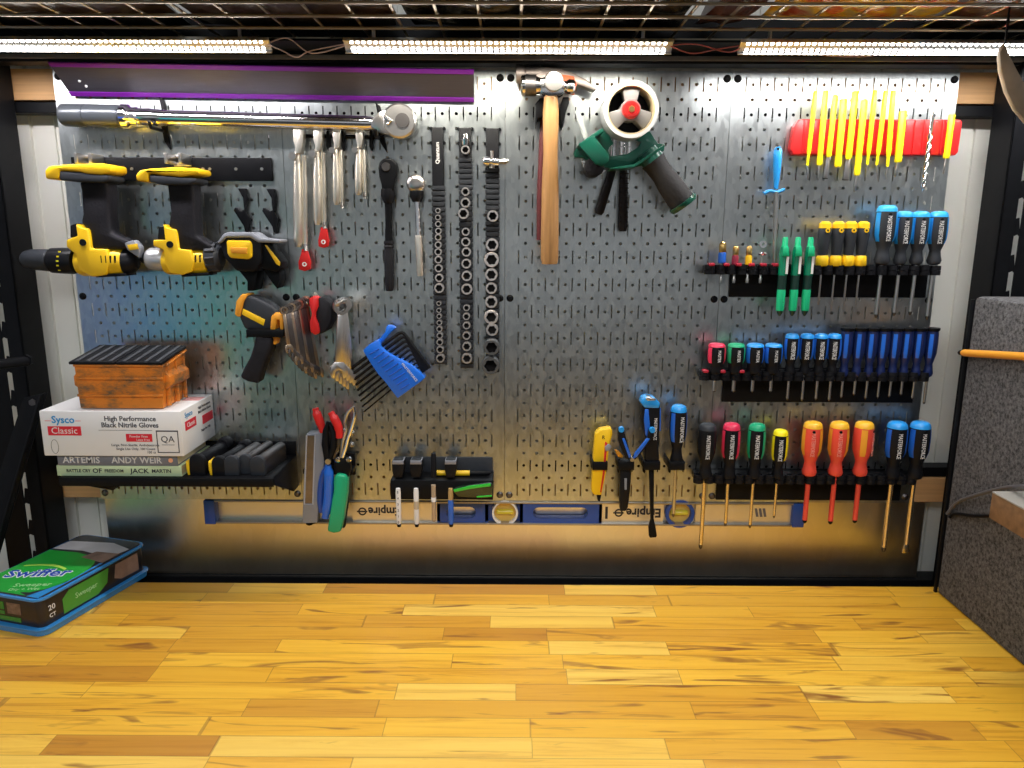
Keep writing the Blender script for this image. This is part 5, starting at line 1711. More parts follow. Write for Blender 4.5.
obj('jaw_block', pp(NB(), [q8(*p) for p in ((208, 345), (240, 330), (288, 340), (292, 400), (282, 440), (215, 432), (205, 400))], D - 0.014, D + 0.006, 0.003), M_BLACK, t)
obj('blade', tube(NB(), smooth_path(T8([(312, 62), (283, 90), (265, 140), (272, 185), (255, 240), (243, 330)], D + 0.006), 4), 0.0030, 8), M_STEEL, t)
obj('blade', tube(NB(), smooth_path(T8([(312, 62), (318, 110), (300, 180), (282, 230), (272, 270), (252, 330)], D + 0.010), 4), 0.0034, 8), M_CHROME, t)
for p in ((226, 342), (286, 342)):
    b = NB(); c = W(*q8(*p), D + 0.006); lathe(b, c, c + Vector((0, -0.006, 0)), [(0, 0.0058), (0.6, 0.0055), (1, 0.003)], 14)
    obj('bolt', b, M_CHROME, t)
for p in ((304, 200), (302, 262), (262, 190)):
    b = NB(); c = W(*q8(*p), D - 0.004); lathe(b, c, c + Vector((0, -0.008, 0)), [(0, 0.005), (0.6, 0.005), (1, 0.0028)], 12)
    obj('bolt', b, M_STEEL, t)
t = thing('plier_rack', 'black short rack holding the snips and pliers', 'rack', W(335, 470, 0.01))
b = NB(); p0, p1 = W(303, 474, 0.03), W(352, 462, 0.03)
box(b, p0.x, p1.x, -0.030, -0.0005, p0.z, p0.z + 0.010, 0.001)
box(b, p0.x, p1.x, -0.004, -0.0005, p0.z - 0.01, p1.z + 0.01, 0.001)
obj('rack_plate', b, M_BLACK, t)

# ------------------------------------------------------------------ marker tray


def q9(x, y):
    return (380 + x / 7.683, 440 + y / 7.683)


t = thing('marker_tray', 'black sheet metal tray with punched top holding pens and markers', 'tray', W(441, 488, 0))
TD = 0.055
a, b_ = W(*q9(80, 300), TD), W(*q9(868, 300), TD)
zt = W(*q9(400, 310), TD).z
zb = W(*q9(400, 455), TD).z
obj('top_plate', box(NB(), a.x + .002, b_.x - .002, -TD, -0.001, zt - 0.002, zt, 0.0006), M_BLACK, t)
obj('front_lip', box(NB(), a.x, b_.x, -TD - 0.002, -TD, zb, zt, 0.0008), M_BLACK, t)
obj('back_plate', box(NB(), a.x + 0.004, b_.x - 0.002, -0.0025, -0.0005, zb, zt + 0.030, 0.0008), M_DGREY, t)
for sx in (a.x, b_.x - 0.002):
    obj('side_plate', box(NB(), sx, sx + 0.002, -TD, -0.001, zb, zt, 0.0005), M_BLACK, t)
D = TD - 0.022
for px, m1, nm in ((397.8, M_WHITE, 'white marker with black numbers and big black cap, first in the tray'),
                   (415.8, M_WHITE, 'white marker with big black cap beside the numbered one'),
                   (450.5, M_BLUE, 'blue tipped marker with big black cap over the yellow pencil')):
    t = thing('paint_marker', nm, 'marker', W(px, 480, D), 'markers standing in the tray')
    dc = TD - 0.004
    b = NB()
    pp(b, [(px - 6.2, 462), (px - 5.5, 460.5), (px + 5.5, 460.5), (px + 6.2, 462), (px + 5.8, 471), (px + 4.2, 478), (px - 4.0, 478), (px - 5.8, 471)], dc - 0.028, dc, 0.002)
    obj('cap', b, M_BLKPL, t)
    obj('cap_top', pp(NB(), [(px - 5.6, 460.8), (px + 5.6, 460.8), (px + 5.8, 464.5), (px - 5.8, 464.5)], dc - 0.026, dc + 0.001, 0.0006), mat('cap_grey', (0.22, 0.23, 0.27), 0.4), t)
    a_, e_ = W(px, 480, TD + 0.006), W(px, 526, TD + 0.006)
    e_ = Vector((a_.x, a_.y, e_.z))
    obj('barrel', lathe(NB(), a_.lerp(e_, 0.18), a_.lerp(e_, 0.96), [(0, 0.0042), (0.1, 0.0050), (0.9, 0.0048), (1, 0.0035)], 14), m1 if m1 is M_WHITE else mat('marker_amber', (0.45, 0.30, 0.12), 0.4), t)
    if m1 is M_BLUE:
        obj('tip_sleeve', lathe(NB(), a_.lerp(e_, 0.42), a_.lerp(e_, 0.96), [(0, 0.005), (0.1, 0.0055), (0.9, 0.0053), (1, 0.004)], 14), M_BLUE, t)
    obj('end_plug', lathe(NB(), a_.lerp(e_, 0.95), e_ + Vector((0, 0, -0.001)), [(0, 0.0046), (1, 0.0036)], 12), M_BLACK, t)
    if px < 400:
        for k, ch in enumerate('5 4 3 2 1 0'.split()):
            text('scale_print', ch, a_.lerp(e_, 0.25 + k * 0.13) + Vector((0.0, -0.0050, 0)), 0.0065, M_BLACK, t)
    elif m1 is M_WHITE:
        obj('grey_band', lathe(NB(), a_.lerp(e_, 0.45), a_.lerp(e_, 0.62), [(0, 0.0052), (1, 0.0052)], 12), mat('tan_band', (0.5, 0.42, 0.3), 0.5), t)
D = TD - 0.006
t = thing('capped_pen', 'slim black capped pen standing between the big capped markers', 'pen', W(433.5, 470, D))
a_, e_ = W(433.5, 453, D), W(433.5, 477, D)
e_.x = a_.x
obj('cap', lathe(NB(), a_, e_, [(0, 0.0035), (0.08, 0.0050), (1, 0.0056)], 14), M_BLKPL, t)
f_ = W(433.5, 519, D)
f_ = Vector((a_.x, TD * -1 - 0.005, f_.z))
g_ = Vector((a_.x, TD * -1 - 0.005, W(433.5, 484, TD).z))
obj('clear_barrel', lathe(NB(), g_, f_, [(0, 0.0045), (0.95, 0.0043), (1, 0.003)], 14), mat('amber_clear', (0.65, 0.5, 0.35), 0.2, trans=0.35), t)
obj('nib_holder', lathe(NB(), g_.lerp(f_, .25), g_.lerp(f_, .45), [(0, 0.003), (0.5, 0.0048), (1, 0.0048)], 12), M_WHITE, t)
t = thing('yellow_pencil', 'black and yellow pencil lying across the back of the marker tray', 'pencil', W(455, 474, 0.02))
c = [Vector((W(*q9(435, 262), 0.028).x, -0.028, zt + 0.006)), Vector((W(*q9(690, 262), 0.028).x, -0.028, zt + 0.006)), Vector((W(*q9(850, 262), 0.028).x, -0.028, zt + 0.006))]
obj('yellow_section', lathe(NB(), c[0], c[1], [(0, 0.0055), (1, 0.0055)], 12), M_YEL, t)
obj('black_section', lathe(NB(), c[1], c[2], [(0, 0.005), (0.9, 0.0045), (1, 0.002)], 12), M_BLACK, t)
t = thing('green_foil_pouch', 'glossy dark pouch with bright green stripe against the tray front', 'pouch', W(472, 488, TD))
b = NB(); pp(b, [q9(*p) for p in ((556, 378), (600, 362), (720, 345), (850, 330), (866, 345), (862, 440), (800, 448), (600, 440), (570, 410))], TD + 0.0022, TD + 0.010, 0.003)
obj('pouch_body', b, mat('dark_foil', (0.01, 0.03, 0.015), 0.15, coat=0.6, bump=0.6, bscale=60), t)
obj('green_stripe', pp(NB(), [q9(*p) for p in ((562, 382), (690, 352), (848, 333), (852, 356), (700, 376), (570, 402))], TD + 0.010, TD + 0.0115, 0.0006), mat('vivid_green', (0.03, 0.55, 0.05), 0.2, coat=0.5), t)
obj('green_edge', pp(NB(), [q9(*p) for p in ((740, 432), (858, 424), (860, 436), (745, 444))], TD + 0.010, TD + 0.011, 0.0004), mat('vivid_green', (0, 0, 0)), t)

# ------------------------------------------------------------------ four tools in black clips


def q10(x, y):
    return (570 + x / 4.267, 380 + y / 4.267)


def clip_ring(px0, px1, py0, py1, d, label):
    t = thing('tool_clip', label, 'clip', W((px0 + px1) / 2, py0, 0), 'square black clips along the pegboard bottom')
    a, b = W(px0, py0, d), W(px1, py1, d)
    bm = NB()
    box(bm, a.x, b.x, -d - 0.002, -d + 0.001, b.z, a.z, 0.001)
    box(bm, a.x, a.x + 0.003, -d, -0.001, b.z, a.z, 0.001)
    box(bm, b.x - 0.003, b.x, -d, -0.001, b.z, a.z, 0.001)
    obj('band', bm, M_BLACK, t)
    obj('mount_wing', pp(NB(), [(px0 - 2, py0 + 1), (px0 + 1, py0), (px0 + 1, py1 + 4), (px0 - 1, py1 + 2)], 0.001, 0.006, 0.0008), M_BLACK, t)


for x0, x1, nm, dd in ((592.5, 607.5, 'square black clip around the yellow knife', 0.050), (618.5, 634, 'square black clip around the folded blue pliers', 0.050),
                       (644, 660, 'square black clip around the pry bar', 0.058), (669.5, 684.5, 'square black clip around the blue screwdriver', 0.054)):
    clip_ring(x0, x1, 461.5, 470, dd, nm)
D = 0.032
t = thing('utility_knife', 'yellow folding utility knife standing in a square black clip', 'knife', W(600, 464, D))
obj('body', pp(NB(), [q10(*p) for p in ((108, 232), (130, 212), (172, 205), (180, 212), (182, 232), (168, 280), (158, 380), (140, 470), (134, 492), (104, 492), (92, 478), (97, 380), (103, 300))], D - 0.010, D + 0.012, 0.004, 3), M_YEL, t)
obj('blade_slot', pp(NB(), [q10(*p) for p in ((150, 262), (160, 270), (148, 400), (134, 480), (128, 480), (142, 380))], D + 0.012, D + 0.013, 0.0003), M_RED, t)
obj('lock_lever', pp(NB(), [q10(*p) for p in ((148, 285), (165, 272), (178, 285), (168, 302), (152, 305))], D + 0.012, D + 0.015, 0.001), M_GREY, t)
obj('nose', pp(NB(), [q10(*p) for p in ((114, 490), (134, 490), (128, 520), (118, 516))], D - 0.004, D + 0.006, 0.001), M_BLACK, t)
text('brand_print', 'R', W(*q10(143, 245), D + 0.0122), 0.010, M_BLACK, t)

t = thing('folding_multitool', 'black multitool with blue edged handles spread in a v', 'multitool', W(626, 464, D))
obj('left_arm', pp(NB(), [q10(*p) for p in ((204, 208), (218, 200), (232, 210), (240, 250), (262, 330), (250, 342), (236, 335), (205, 260))], 0.058, 0.067, 0.002), M_BLKPL, t)
obj('blue_edge', pp(NB(), [q10(*p) for p in ((222, 250), (232, 248), (262, 325), (252, 335))], 0.067, 0.070, 0.0012), M_BLUE, t)
obj('right_arm', pp(NB(), [q10(*p) for p in ((338, 212), (352, 202), (362, 212), (358, 240), (300, 320), (275, 345), (264, 335), (290, 300), (330, 250))], 0.058, 0.067, 0.002), M_BLKPL, t)
obj('blue_edge', pp(NB(), [q10(*p) for p in ((328, 248), (342, 252), (285, 330), (268, 338), (275, 312))], 0.067, 0.070, 0.0012), M_BLUE, t)
for p in ((218, 210), (350, 212)):
    b = NB(); c = W(*q10(*p), 0.064); disc_y(b, c, 0.0060, 0.006, 14, 0.005)
    obj('end_cap', b, M_LBLUE, t)
obj('hinge_pin', disc_y(NB(), W(*q10(262, 332), 0.056), 0.004, 0.013, 12), M_STEEL, t)
obj('orange_blade', pp(NB(), [q10(*p) for p in ((190, 298), (205, 302), (228, 325), (222, 334), (205, 328))], D - 0.002, D + 0.004, 0.0008), M_ORANGE, t)
obj('sheath', pp(NB(), [q10(*p) for p in ((214, 345), (262, 345), (262, 400), (258, 470), (248, 545), (238, 562), (215, 560), (212, 500))], D - 0.008, D + 0.010, 0.003), M_BLKPL, t)
obj('sheath_print', pp(NB(), [q10(*p) for p in ((232, 420), (243, 420), (242, 468), (233, 468))], D + 0.010, D + 0.0108, 0.0), M_GREY, t)

D = 0.040
t = thing('pry_bar', 'pry bar with black and blue handle and flat black blade', 'pry bar', W(650, 464, D))
obj('handle', pp(NB(), [q10(*p) for p in ((308, 92), (318, 80), (372, 84), (386, 100), (384, 200), (378, 290), (382, 340), (372, 358), (325, 356), (320, 330), (322, 250), (308, 180))], D - 0.014, D + 0.016, 0.006, 3), M_BLKPL, t)
obj('striking_cap', pp(NB(), [q10(*p) for p in ((303, 100), (312, 80), (330, 72), (365, 78), (386, 100), (382, 122), (318, 120))], D - 0.015, D + 0.018, 0.003), M_LBLUE, t)
obj('strike_plate', pp(NB(), [q10(*p) for p in ((322, 78), (335, 73), (362, 79), (370, 86), (330, 88))], D - 0.004, D + 0.020, 0.001), M_CHROME, t)
obj('blue_strip', pp(NB(), [q10(*p) for p in ((320, 125), (335, 125), (342, 200), (336, 250), (322, 235), (316, 170))], D + 0.016, D + 0.0185, 0.001), M_BLUE, t)
obj('blue_strip', pp(NB(), [q10(*p) for p in ((378, 118), (388, 120), (388, 220), (378, 215))], D - 0.010, D + 0.014, 0.001), M_BLUE, t)
text('brand_print', 'MASTERFORCE', W(*q10(364, 210), D + 0.0165), 0.0085, M_WHITE, t, right=-Z, up=X, sx=0.75)
obj('shaft', pp(NB(), [q10(*p) for p in ((338, 356), (360, 356), (358, 600), (346, 600), (342, 480))], D - 0.006, D + 0.006, 0.002), M_BLACK, t)
obj('blade', pp(NB(), [q10(*p) for p in ((346, 592), (358, 592), (366, 630), (371, 664), (368, 672), (342, 674), (338, 668), (336, 630))], D - 0.004, D + 0.004, 0.001), M_BLACK, t)
screwdriver(679, 405.5, 464, 517, 17.5, M_BLUE, M_LBLUE, 'blue capped screwdriver in its own square clip beside the pry bar', None, shaft_r=0.0034, D=0.042, rot=0.35)

# ------------------------------------------------------------------ spirit level, hanging upside down behind the tools
LD = 0.0
t = thing('spirit_level', 'long blue spirit level hanging upside down along the pegboard bottom', 'spirit level', W(505, 512, LD))
z1, z0 = W(505, 499, LD).z, W(505, 524.5, LD).z
z1 = min(z1, BZ0 - 0.001)
yb, yf = 0.020, 0.004                                 # web stands just in front of the steel sheet


def LX(px):
    return W(px, 512, 0.0).x


M_LFACE = mat('level_face', (0.80, 0.77, 0.70), 0.42, 1.0, noise=0.04)
obj('bottom_rail', box(NB(), LX(206), LX(803), -0.004, 0.022, z0, z0 + 0.004, 0.001), mat('level_rail', (0.42, 0.38, 0.32), 0.35, 0.8), t)
obj('top_rail', box(NB(), LX(206), LX(803), -0.004, 0.022, z1 - 0.004, z1, 0.001), mat('level_rail', (0, 0, 0)), t)
segs = [(216, 352, 'recess'), (352, 437, 'face'), (437, 488, 'blue'), (520, 602, 'blue'), (602, 664, 'face'), (696, 792, 'face')]
for a_, b_, kd in segs:
    x0, x1 = LX(a_), LX(b_)
    if kd == 'blue':
        bm = NB()
        hx0, hx1 = (LX(446), LX(476)) if a_ == 437 else (LX(533), LX(588))
        hz0, hz1 = z0 + 0.0125, z1 - 0.0125
        rr = (hz1 - hz0) / 2
        hole = []
        for k in range(9):
            an = PI / 2 + PI * k / 8
            hole.append((hx0 + rr + rr * math.cos(an), hz0 + rr + rr * math.sin(an)))
        for k in range(9):
            an = -PI / 2 + PI * k / 8
            hole.append((hx1 - rr + rr * math.cos(an), hz0 + rr + rr * math.sin(an)))
        # frame round the hand hole: a strip of quads between outline and hole
        n = len(hole)
        cx, cz = (x0 + x1) / 2, (z0 + z1) / 2
        outl = []
        for hx, hz in hole:
            dx, dz_ = hx - (hx0 + hx1) / 2, hz - (hz0 + hz1) / 2
            s_ = min((x1 - x0) / 2 / max(abs(dx), 1e-6), ((z1 - z0) / 2 - 0.004) / max(abs(dz_), 1e-6))
            outl.append((cx + dx * s_, cz + dz_ * s_))
        for yy in (yf - 0.004,):
            A_ = [bm.verts.new((p[0], yy, p[1])) for p in outl]
            B2 = [bm.verts.new((p[0], yy, p[1])) for p in hole]
            C2 = [bm.verts.new((p[0], yb, p[1])) for p in hole]
            D2 = [bm.verts.new((p[0], yb, p[1])) for p in outl]
            for k in range(n):
                k2 = (k + 1) % n
                bm.faces.new((A_[k], A_[k2], B2[k2], B2[k]))
                bm.faces.new((B2[k], B2[k2], C2[k2], C2[k]))
                bm.faces.new((C2[k], C2[k2], D2[k2], D2[k]))
                bm.faces.new((D2[k], D2[k2], A_[k2], A_[k]))
        # square corners
        for sx, ex in ((x0, x0 + 0.006), (x1 - 0.006, x1)):
            box(bm, sx, ex, yf - 0.004, yb, z0 + 0.004, z1 - 0.004)
        obj('blue_grip', bm, M_NAVY, t, smooth=False)
    elif kd == 'recess':
        obj('web', box(NB(), x0, x1, 0.014, yb, z0 + 0.004, z1 - 0.004), M_LFACE, t, smooth=False)
    else:
        obj('web', box(NB(), x0, x1, yf, yb, z0 + 0.004, z1 - 0.004), M_LFACE, t, smooth=False)
for a_, b_ in ((205, 216), (792, 804)):
    obj('end_cap', box(NB(), LX(a_), LX(b_), -0.006, 0.023, z0 - 0.001, z1 + 0.0, 0.002), M_NAVY, t)
for px, col_ in ((505, M_WHITE), (680, M_NAVY)):
    c = Vector((LX(px), yb, (z0 + z1) / 2))
    rr = 0.0262
    b = NB(); ring_y(b, c, rr if px < 600 else rr * 1.12, rr * 0.86, 0.022, 36)
    r_ = obj('vial_ring', b, col_, t)
    b = NB(); disc_y(b, c + Vector((0, -0.006, 0)), rr * 0.87, 0.004, 32)
    obj('vial_back', b, mat('vial_amber', (0.70, 0.45, 0.10), 0.3), r_)
    b = NB(); lathe(b, c + Vector((-0.017, -0.013, 0)), c + Vector((0.017, -0.013, 0)), [(0, 0.0045), (0.1, 0.0058), (0.9, 0.0058), (1, 0.0045)], 14)
    obj('vial', b, mat('vial_yellow', (0.75, 0.62, 0.05), 0.1, coat=0.6), r_)
obj('web', box(NB(), LX(488), LX(520), 0.012, yb, z0 + 0.004, z1 - 0.004), M_NAVY, t, smooth=False)
obj('web', box(NB(), LX(664), LX(696), 0.012, yb, z0 + 0.004, z1 - 0.004), M_LFACE, t, smooth=False)
M_INK = mat('dark_ink', (0.012, 0.016, 0.03), 0.5)
for px, sz in ((384, 0.024), (644, 0.026)):
    c = Vector((LX(px), yf - 0.0004, (z0 + z1) / 2 + 0.001))
    text('brand_print', 'Empire', c, sz, M_INK, t, right=-X, up=-Z, bold=0.03, sx=0.95)
    b = NB(); e0 = Vector((LX(px - 22 if px < 500 else px - 25), yf, c.z - 0.001))
    ring_y(b, e0, 0.0085, 0.0055, 0.0006, 20)
    box(b, e0.x - 0.011, e0.x + 0.010, yf - 0.0008, yf, e0.z - 0.0015, e0.z + 0.0015)
    obj('logo_print', b, M_INK, t)
obj('size_print', box(NB(), LX(605.5), LX(608), yf - 0.0006, yf, z0 + 0.012, z1 - 0.012), M_INK, t)
b = NB()
for k in range(3):
    x = LX(757 + k * 4)
    prism(b, [Vector((x, yf - 0.0006, z0 + 0.018)), Vector((x + 0.005, yf - 0.0006, z0 + 0.018)), Vector((x + 0.001, yf - 0.0006, z0 + 0.036)), Vector((x - 0.004, yf - 0.0006, z0 + 0.036))], Vector((0, 0.0006, 0)))
obj('stripe_print', b, mat('grey_ink', (0.12, 0.12, 0.13), 0.5), t)

# ------------------------------------------------------------------ shelf with books, box, toy dumpster, magazines
SD = 0.145
sa, sb = W(59, 476, SD), W(284, 463, SD)
SX0, SX1 = sa.x, W(297, 458, 0.0).x
SZ = 0.238
t = thing('pegboard_shelf', 'black sheet metal shelf on triangular brackets under the books', 'shelf', ((SX0 + SX1) / 2, -0.07, SZ))
obj('shelf_plate', box(NB(), SX0, SX1, -SD, -0.0005, SZ - 0.0025, SZ, 0.0008), M_BLACK, t)
obj('front_lip', box(NB(), SX0, SX1, -SD - 0.002, -SD, SZ - 0.016, SZ, 0.0008), M_BLACK, t)
obj('back_lip', box(NB(), SX0, SX1, -0.0035, -0.0006, SZ, SZ + 0.028, 0.0008), M_BLACK, t)
for sx in (SX0 + 0.026, SX1 - 0.003):
    obj('bracket', prism(NB(), [Vector((sx, -0.001, SZ)), Vector((sx, -SD + 0.004, SZ)), Vector((sx, -SD + 0.004, SZ - 0.014)), Vector((sx, -0.03, SZ - 0.066)), Vector((sx, -0.001, SZ - 0.066))], Vector((0.003, 0, 0)), 0.0005), M_BLACK, t)

BF = SD - 0.008


def book(px0, px1, z0_, h, m_spine, label, title, author, tm, dd=0.13):
    a, b = W(px0, 465, BF), W(px1, 465, BF)
    t = thing('book', label, 'book', ((a.x + b.x) / 2, -BF + dd / 2, z0_), 'books lying on the black shelf')
    obj('page_block', box(NB(), a.x + 0.002, b.x - 0.002, -BF + 0.002, -BF + dd - 0.003, z0_ + 0.0015, z0_ + h - 0.0015), mat('cream_pages', (0.72, 0.62, 0.42), 0.8, noise=0.12, nscale=3, stretch=(1, 1, 400)), t, smooth=False)
    obj('cover', box(NB(), a.x, b.x, -BF + 0.001, -BF + dd, z0_, z0_ + 0.0015, 0.0004), m_spine, t)
    obj('cover', box(NB(), a.x, b.x, -BF + 0.001, -BF + dd, z0_ + h - 0.0015, z0_ + h, 0.0004), m_spine, t)
    obj('spine', box(NB(), a.x, b.x, -BF, -BF + 0.002, z0_, z0_ + h, 0.001), m_spine, t)
    L = b.x - a.x
    for s, fx, sz, sx in title:
        text('spine_title', s, Vector((a.x + L * fx, -BF - 0.0002, z0_ + h / 2)), sz, tm, t, sx=sx, bold=0.015)
    return t


book(56, 181, SZ, 0.0195, mat('pale_green_cover', (0.50, 0.62, 0.38), 0.5, noise=0.08), 'pale green book lowest on the shelf with dark spine lettering',
     [('BATTLE CRY', 0.175, 0.0082, 0.95), ('OF', 0.325, 0.012, 1.1), ('FREEDOM', 0.46, 0.0082, 0.95), ('JACK', 0.665, 0.012, 1.2), ('MARTIN', 0.84, 0.0092, 1.05)], None, M_INK)
t = book(58, 178, SZ + 0.0195, 0.0205, mat('slate_cover', (0.16, 0.17, 0.20), 0.45, noise=0.15), 'slate grey book between the pale green book and glove box',
         [('ARTEMIS', 0.20, 0.0165, 1.05), ('ANDY WEIR', 0.66, 0.0165, 1.0)], None, mat('silver_print', (0.62, 0.62, 0.62), 0.4))
obj('moon_dot', disc_y(NB(), Vector((W(170.5, 459, BF).x, -BF + 0.0003, SZ + 0.030)), 0.0042, 0.0006, 16), mat('pale_orange_print', (0.85, 0.40, 0.22), 0.5), t)

# glove box
gz0 = SZ + 0.040
ga, gb = W(42, 438, BF + 0.008), W(182.5, 438, BF + 0.008)
gy0 = -(BF + 0.008)
gh = 0.083
M_CARD = mat('white_card', (0.80, 0.80, 0.80), 0.55, noise=0.02)
t = thing('glove_box', 'white and red nitrile glove carton lying on two books', 'box', ((ga.x + gb.x) / 2, -0.07, gz0))
obj('carton', box(NB(), ga.x, gb.x, gy0, -0.003, gz0, gz0 + gh, 0.002), M_CARD, t)
fx = lambda u: ga.x + (gb.x - ga.x) * u
fz = lambda v: gz0 + gh * v
fy = gy0 - 0.0003
M_SRED = mat('label_red', (0.72, 0.02, 0.04), 0.5)
M_SBLU = mat('label_blue', (0.02, 0.28, 0.62), 0.5)
M_TXT = mat('print_grey', (0.08, 0.08, 0.09), 0.5)
obj('red_label', box(NB(), fx(0.05), fx(0.285), fy - 0.0004, gy0, fz(0.46), fz(0.66)), M_SRED, t)
text('label_print', 'Sysco', Vector((fx(0.165), fy, fz(0.80))), 0.018, M_SBLU, t, bold=0.02)
for u0, u1 in ((0.035, 0.08), (0.25, 0.29)):
    obj('label_rule', box(NB(), fx(u0), fx(u1), fy, gy0, fz(0.775), fz(0.785)), M_SRED, t)
text('label_print', 'Classic', Vector((fx(0.167), fy - 0.0004, fz(0.56))), 0.017, M_CARD, t)
text('label_print', 'High Performance', Vector((fx(0.64), fy, fz(0.83))), 0.0125, M_TXT, t, bold=0.02)
text('label_print', 'Black Nitrile Gloves', Vector((fx(0.635), fy, fz(0.69))), 0.0125, M_TXT, t, bold=0.02)
obj('label_rule', box(NB(), fx(0.41), fx(0.79), fy, gy0, fz(0.575), fz(0.583)), M_TXT, t)
obj('red_label', box(NB(), fx(0.60), fx(0.785), fy - 0.0004, gy0, fz(0.33), fz(0.50), 0.0), M_SRED, t)
text('label_print', 'Powder Free', Vector((fx(0.69), fy - 0.0004, fz(0.445))), 0.0062, M_CARD, t)
text('label_print', 'Latex Free', Vector((fx(0.72), fy - 0.0004, fz(0.37))), 0.0055, M_CARD, t)
for v, s in ((0.25, 'Large, Non-Sterile, Ambidextrous'), (0.165, 'Single Use Only, 100 Count'), (0.09, '100 ct')):
    text('label_print', s, Vector((fx(0.66 if v > .1 else .77), fy, fz(v))), 0.0062, M_TXT, t)
b = NB()
for u0, u1, v0, v1 in ((0.815, 0.822, 0.08, 0.58), (0.965, 0.972, 0.08, 0.58), (0.815, 0.972, 0.08, 0.10), (0.815, 0.972, 0.55, 0.58)):
    box(b, fx(u0), fx(u1), fy, gy0, fz(v0), fz(v1))
obj('quality_frame', b, M_TXT, t)
text('label_print', 'QA', Vector((fx(0.893), fy, fz(0.38))), 0.0165, M_TXT, t)
obj('quality_rule', box(NB(), fx(0.85), fx(0.94), fy, gy0, fz(0.255), fz(0.265)), M_TXT, t)
b = NB(); tube(b, [Vector((fx(0.085) + 0.0065 * math.cos(k * PI / 8), fy, fz(0.21) + 0.013 * math.sin(k * PI / 8))) for k in range(16)], 0.0004, 4, closed=True)
obj('oval_print', b, M_TXT, t)
# right end face print
ex = gb.x + 0.0004
ed = lambda w_: gy0 + (-0.003 - gy0) * w_
RX, RUP = Y, Z
for (w0, w1, v0, v1) in ((0.10, 0.42, 0.52, 0.72), (0.62, 0.95, 0.44, 0.64)):
    obj('red_label', box(NB(), gb.x, ex + 0.0003, ed(w0), ed(w1), fz(v0), fz(v1)), M_SRED, t)
text('label_print', 'Sysco', Vector((ex, ed(0.22), fz(0.85))), 0.014, M_SBLU, t, right=Y, up=Z)
text('label_print', 'Classic', Vector((ex + .0004, ed(0.26), fz(0.62))), 0.012, M_CARD, t, right=Y, up=Z)
text('label_print', 'High Performance', Vector((ex, ed(0.70), fz(0.86))), 0.0075, M_TXT, t, right=Y, up=Z)
text('label_print', 'Black Nitrile Gloves', Vector((ex, ed(0.70), fz(0.76))), 0.0070, M_TXT, t, right=Y, up=Z)
text('label_print', 'Single Use Only', Vector((ex, ed(0.70), fz(0.32))), 0.0065, M_TXT, t, right=Y, up=Z)
obj('top_label', box(NB(), fx(0.86), fx(0.99), gy0 + 0.085, gy0 + 0.115, gz0 + gh, gz0 + gh + 0.0003), mat('pale_pink_print', (0.78, 0.40, 0.40), 0.5), t)

# toy dumpster
dz0 = gz0 + gh
dy0 = -(BF - 0.006)
xa, xb = W(81, 410, BF - 0.006).x, W(163, 410, BF - 0.006).x
ta, tb_ = W(76, 368, BF - 0.006).x, W(164, 368, BF - 0.006).x
dzt = dz0 + 0.081
dyb = dy0 + 0.090
M_DUMP = mat('weathered_orange_paint', (0.70, 0.21, 0.02), 0.5, bump=0.2, bscale=60)
_nt = M_DUMP.node_tree
_tc = _nt.nodes.new('ShaderNodeTexCoord')
_mp = _nt.nodes.new('ShaderNodeMapping')
_mp.inputs['Scale'].default_value = (18, 18, 34)
_nt.links.new(_tc.outputs['Object'], _mp.inputs[0])
_n = _nt.nodes.new('ShaderNodeTexNoise')
_n.inputs['Scale'].default_value = 1.0
_n.inputs['Detail'].default_value = 7
_n.inputs['Roughness'].default_value = 0.7
_nt.links.new(_mp.outputs[0], _n.inputs['Vector'])
_nt.links.new(ramp(_nt, _n.outputs[0], [(0.36, (0.13, 0.09, 0.05)), (0.46, (0.50, 0.17, 0.025)), (0.54, (0.72, 0.22, 0.02)), (1.0, (0.80, 0.27, 0.03))]), _nt.nodes['Principled BSDF'].inputs['Base Color'])
t = thing('toy_dumpster', 'small scuffed orange model dumpster with black lids on the glove carton', 'model dumpster', ((xa + xb) / 2, (dy0 + dyb) / 2, dz0))
bm = NB()
v = [bm.verts.new(p) for p in ((xa, dy0, dz0 + .002), (xb, dy0, dz0 + .002), (xb, dyb - .01, dz0 + .002), (xa, dyb - .01, dz0 + .002), (ta, dy0 - 0.004, dzt), (tb_, dy0 - 0.004, dzt), (tb_, dyb, dzt + 0.014), (ta, dyb, dzt + 0.014))]
for f in ((3, 2, 1, 0), (0, 1, 5, 4), (1, 2, 6, 5), (2, 3, 7, 6), (3, 0, 4, 7), (4, 5, 6, 7)):
    bm.faces.new([v[i] for i in f])
bevel_new(bm, v, 0.002)
obj('bin', bm, M_DUMP, t)
bm = NB()
for vv in (0.30, 0.66, 0.93):
    z = dz0 + 0.086 * vv
    xx0, xx1 = xa + (ta - xa) * vv, xb + (tb_ - xb) * vv
    box(bm, xx0 - 0.001, xx1 + 0.001, dy0 - 0.0045 - 0.003 * vv, dy0, z - 0.0022, z + 0.0022, 0.001)
obj('pressed_rib', bm, M_DUMP, t)
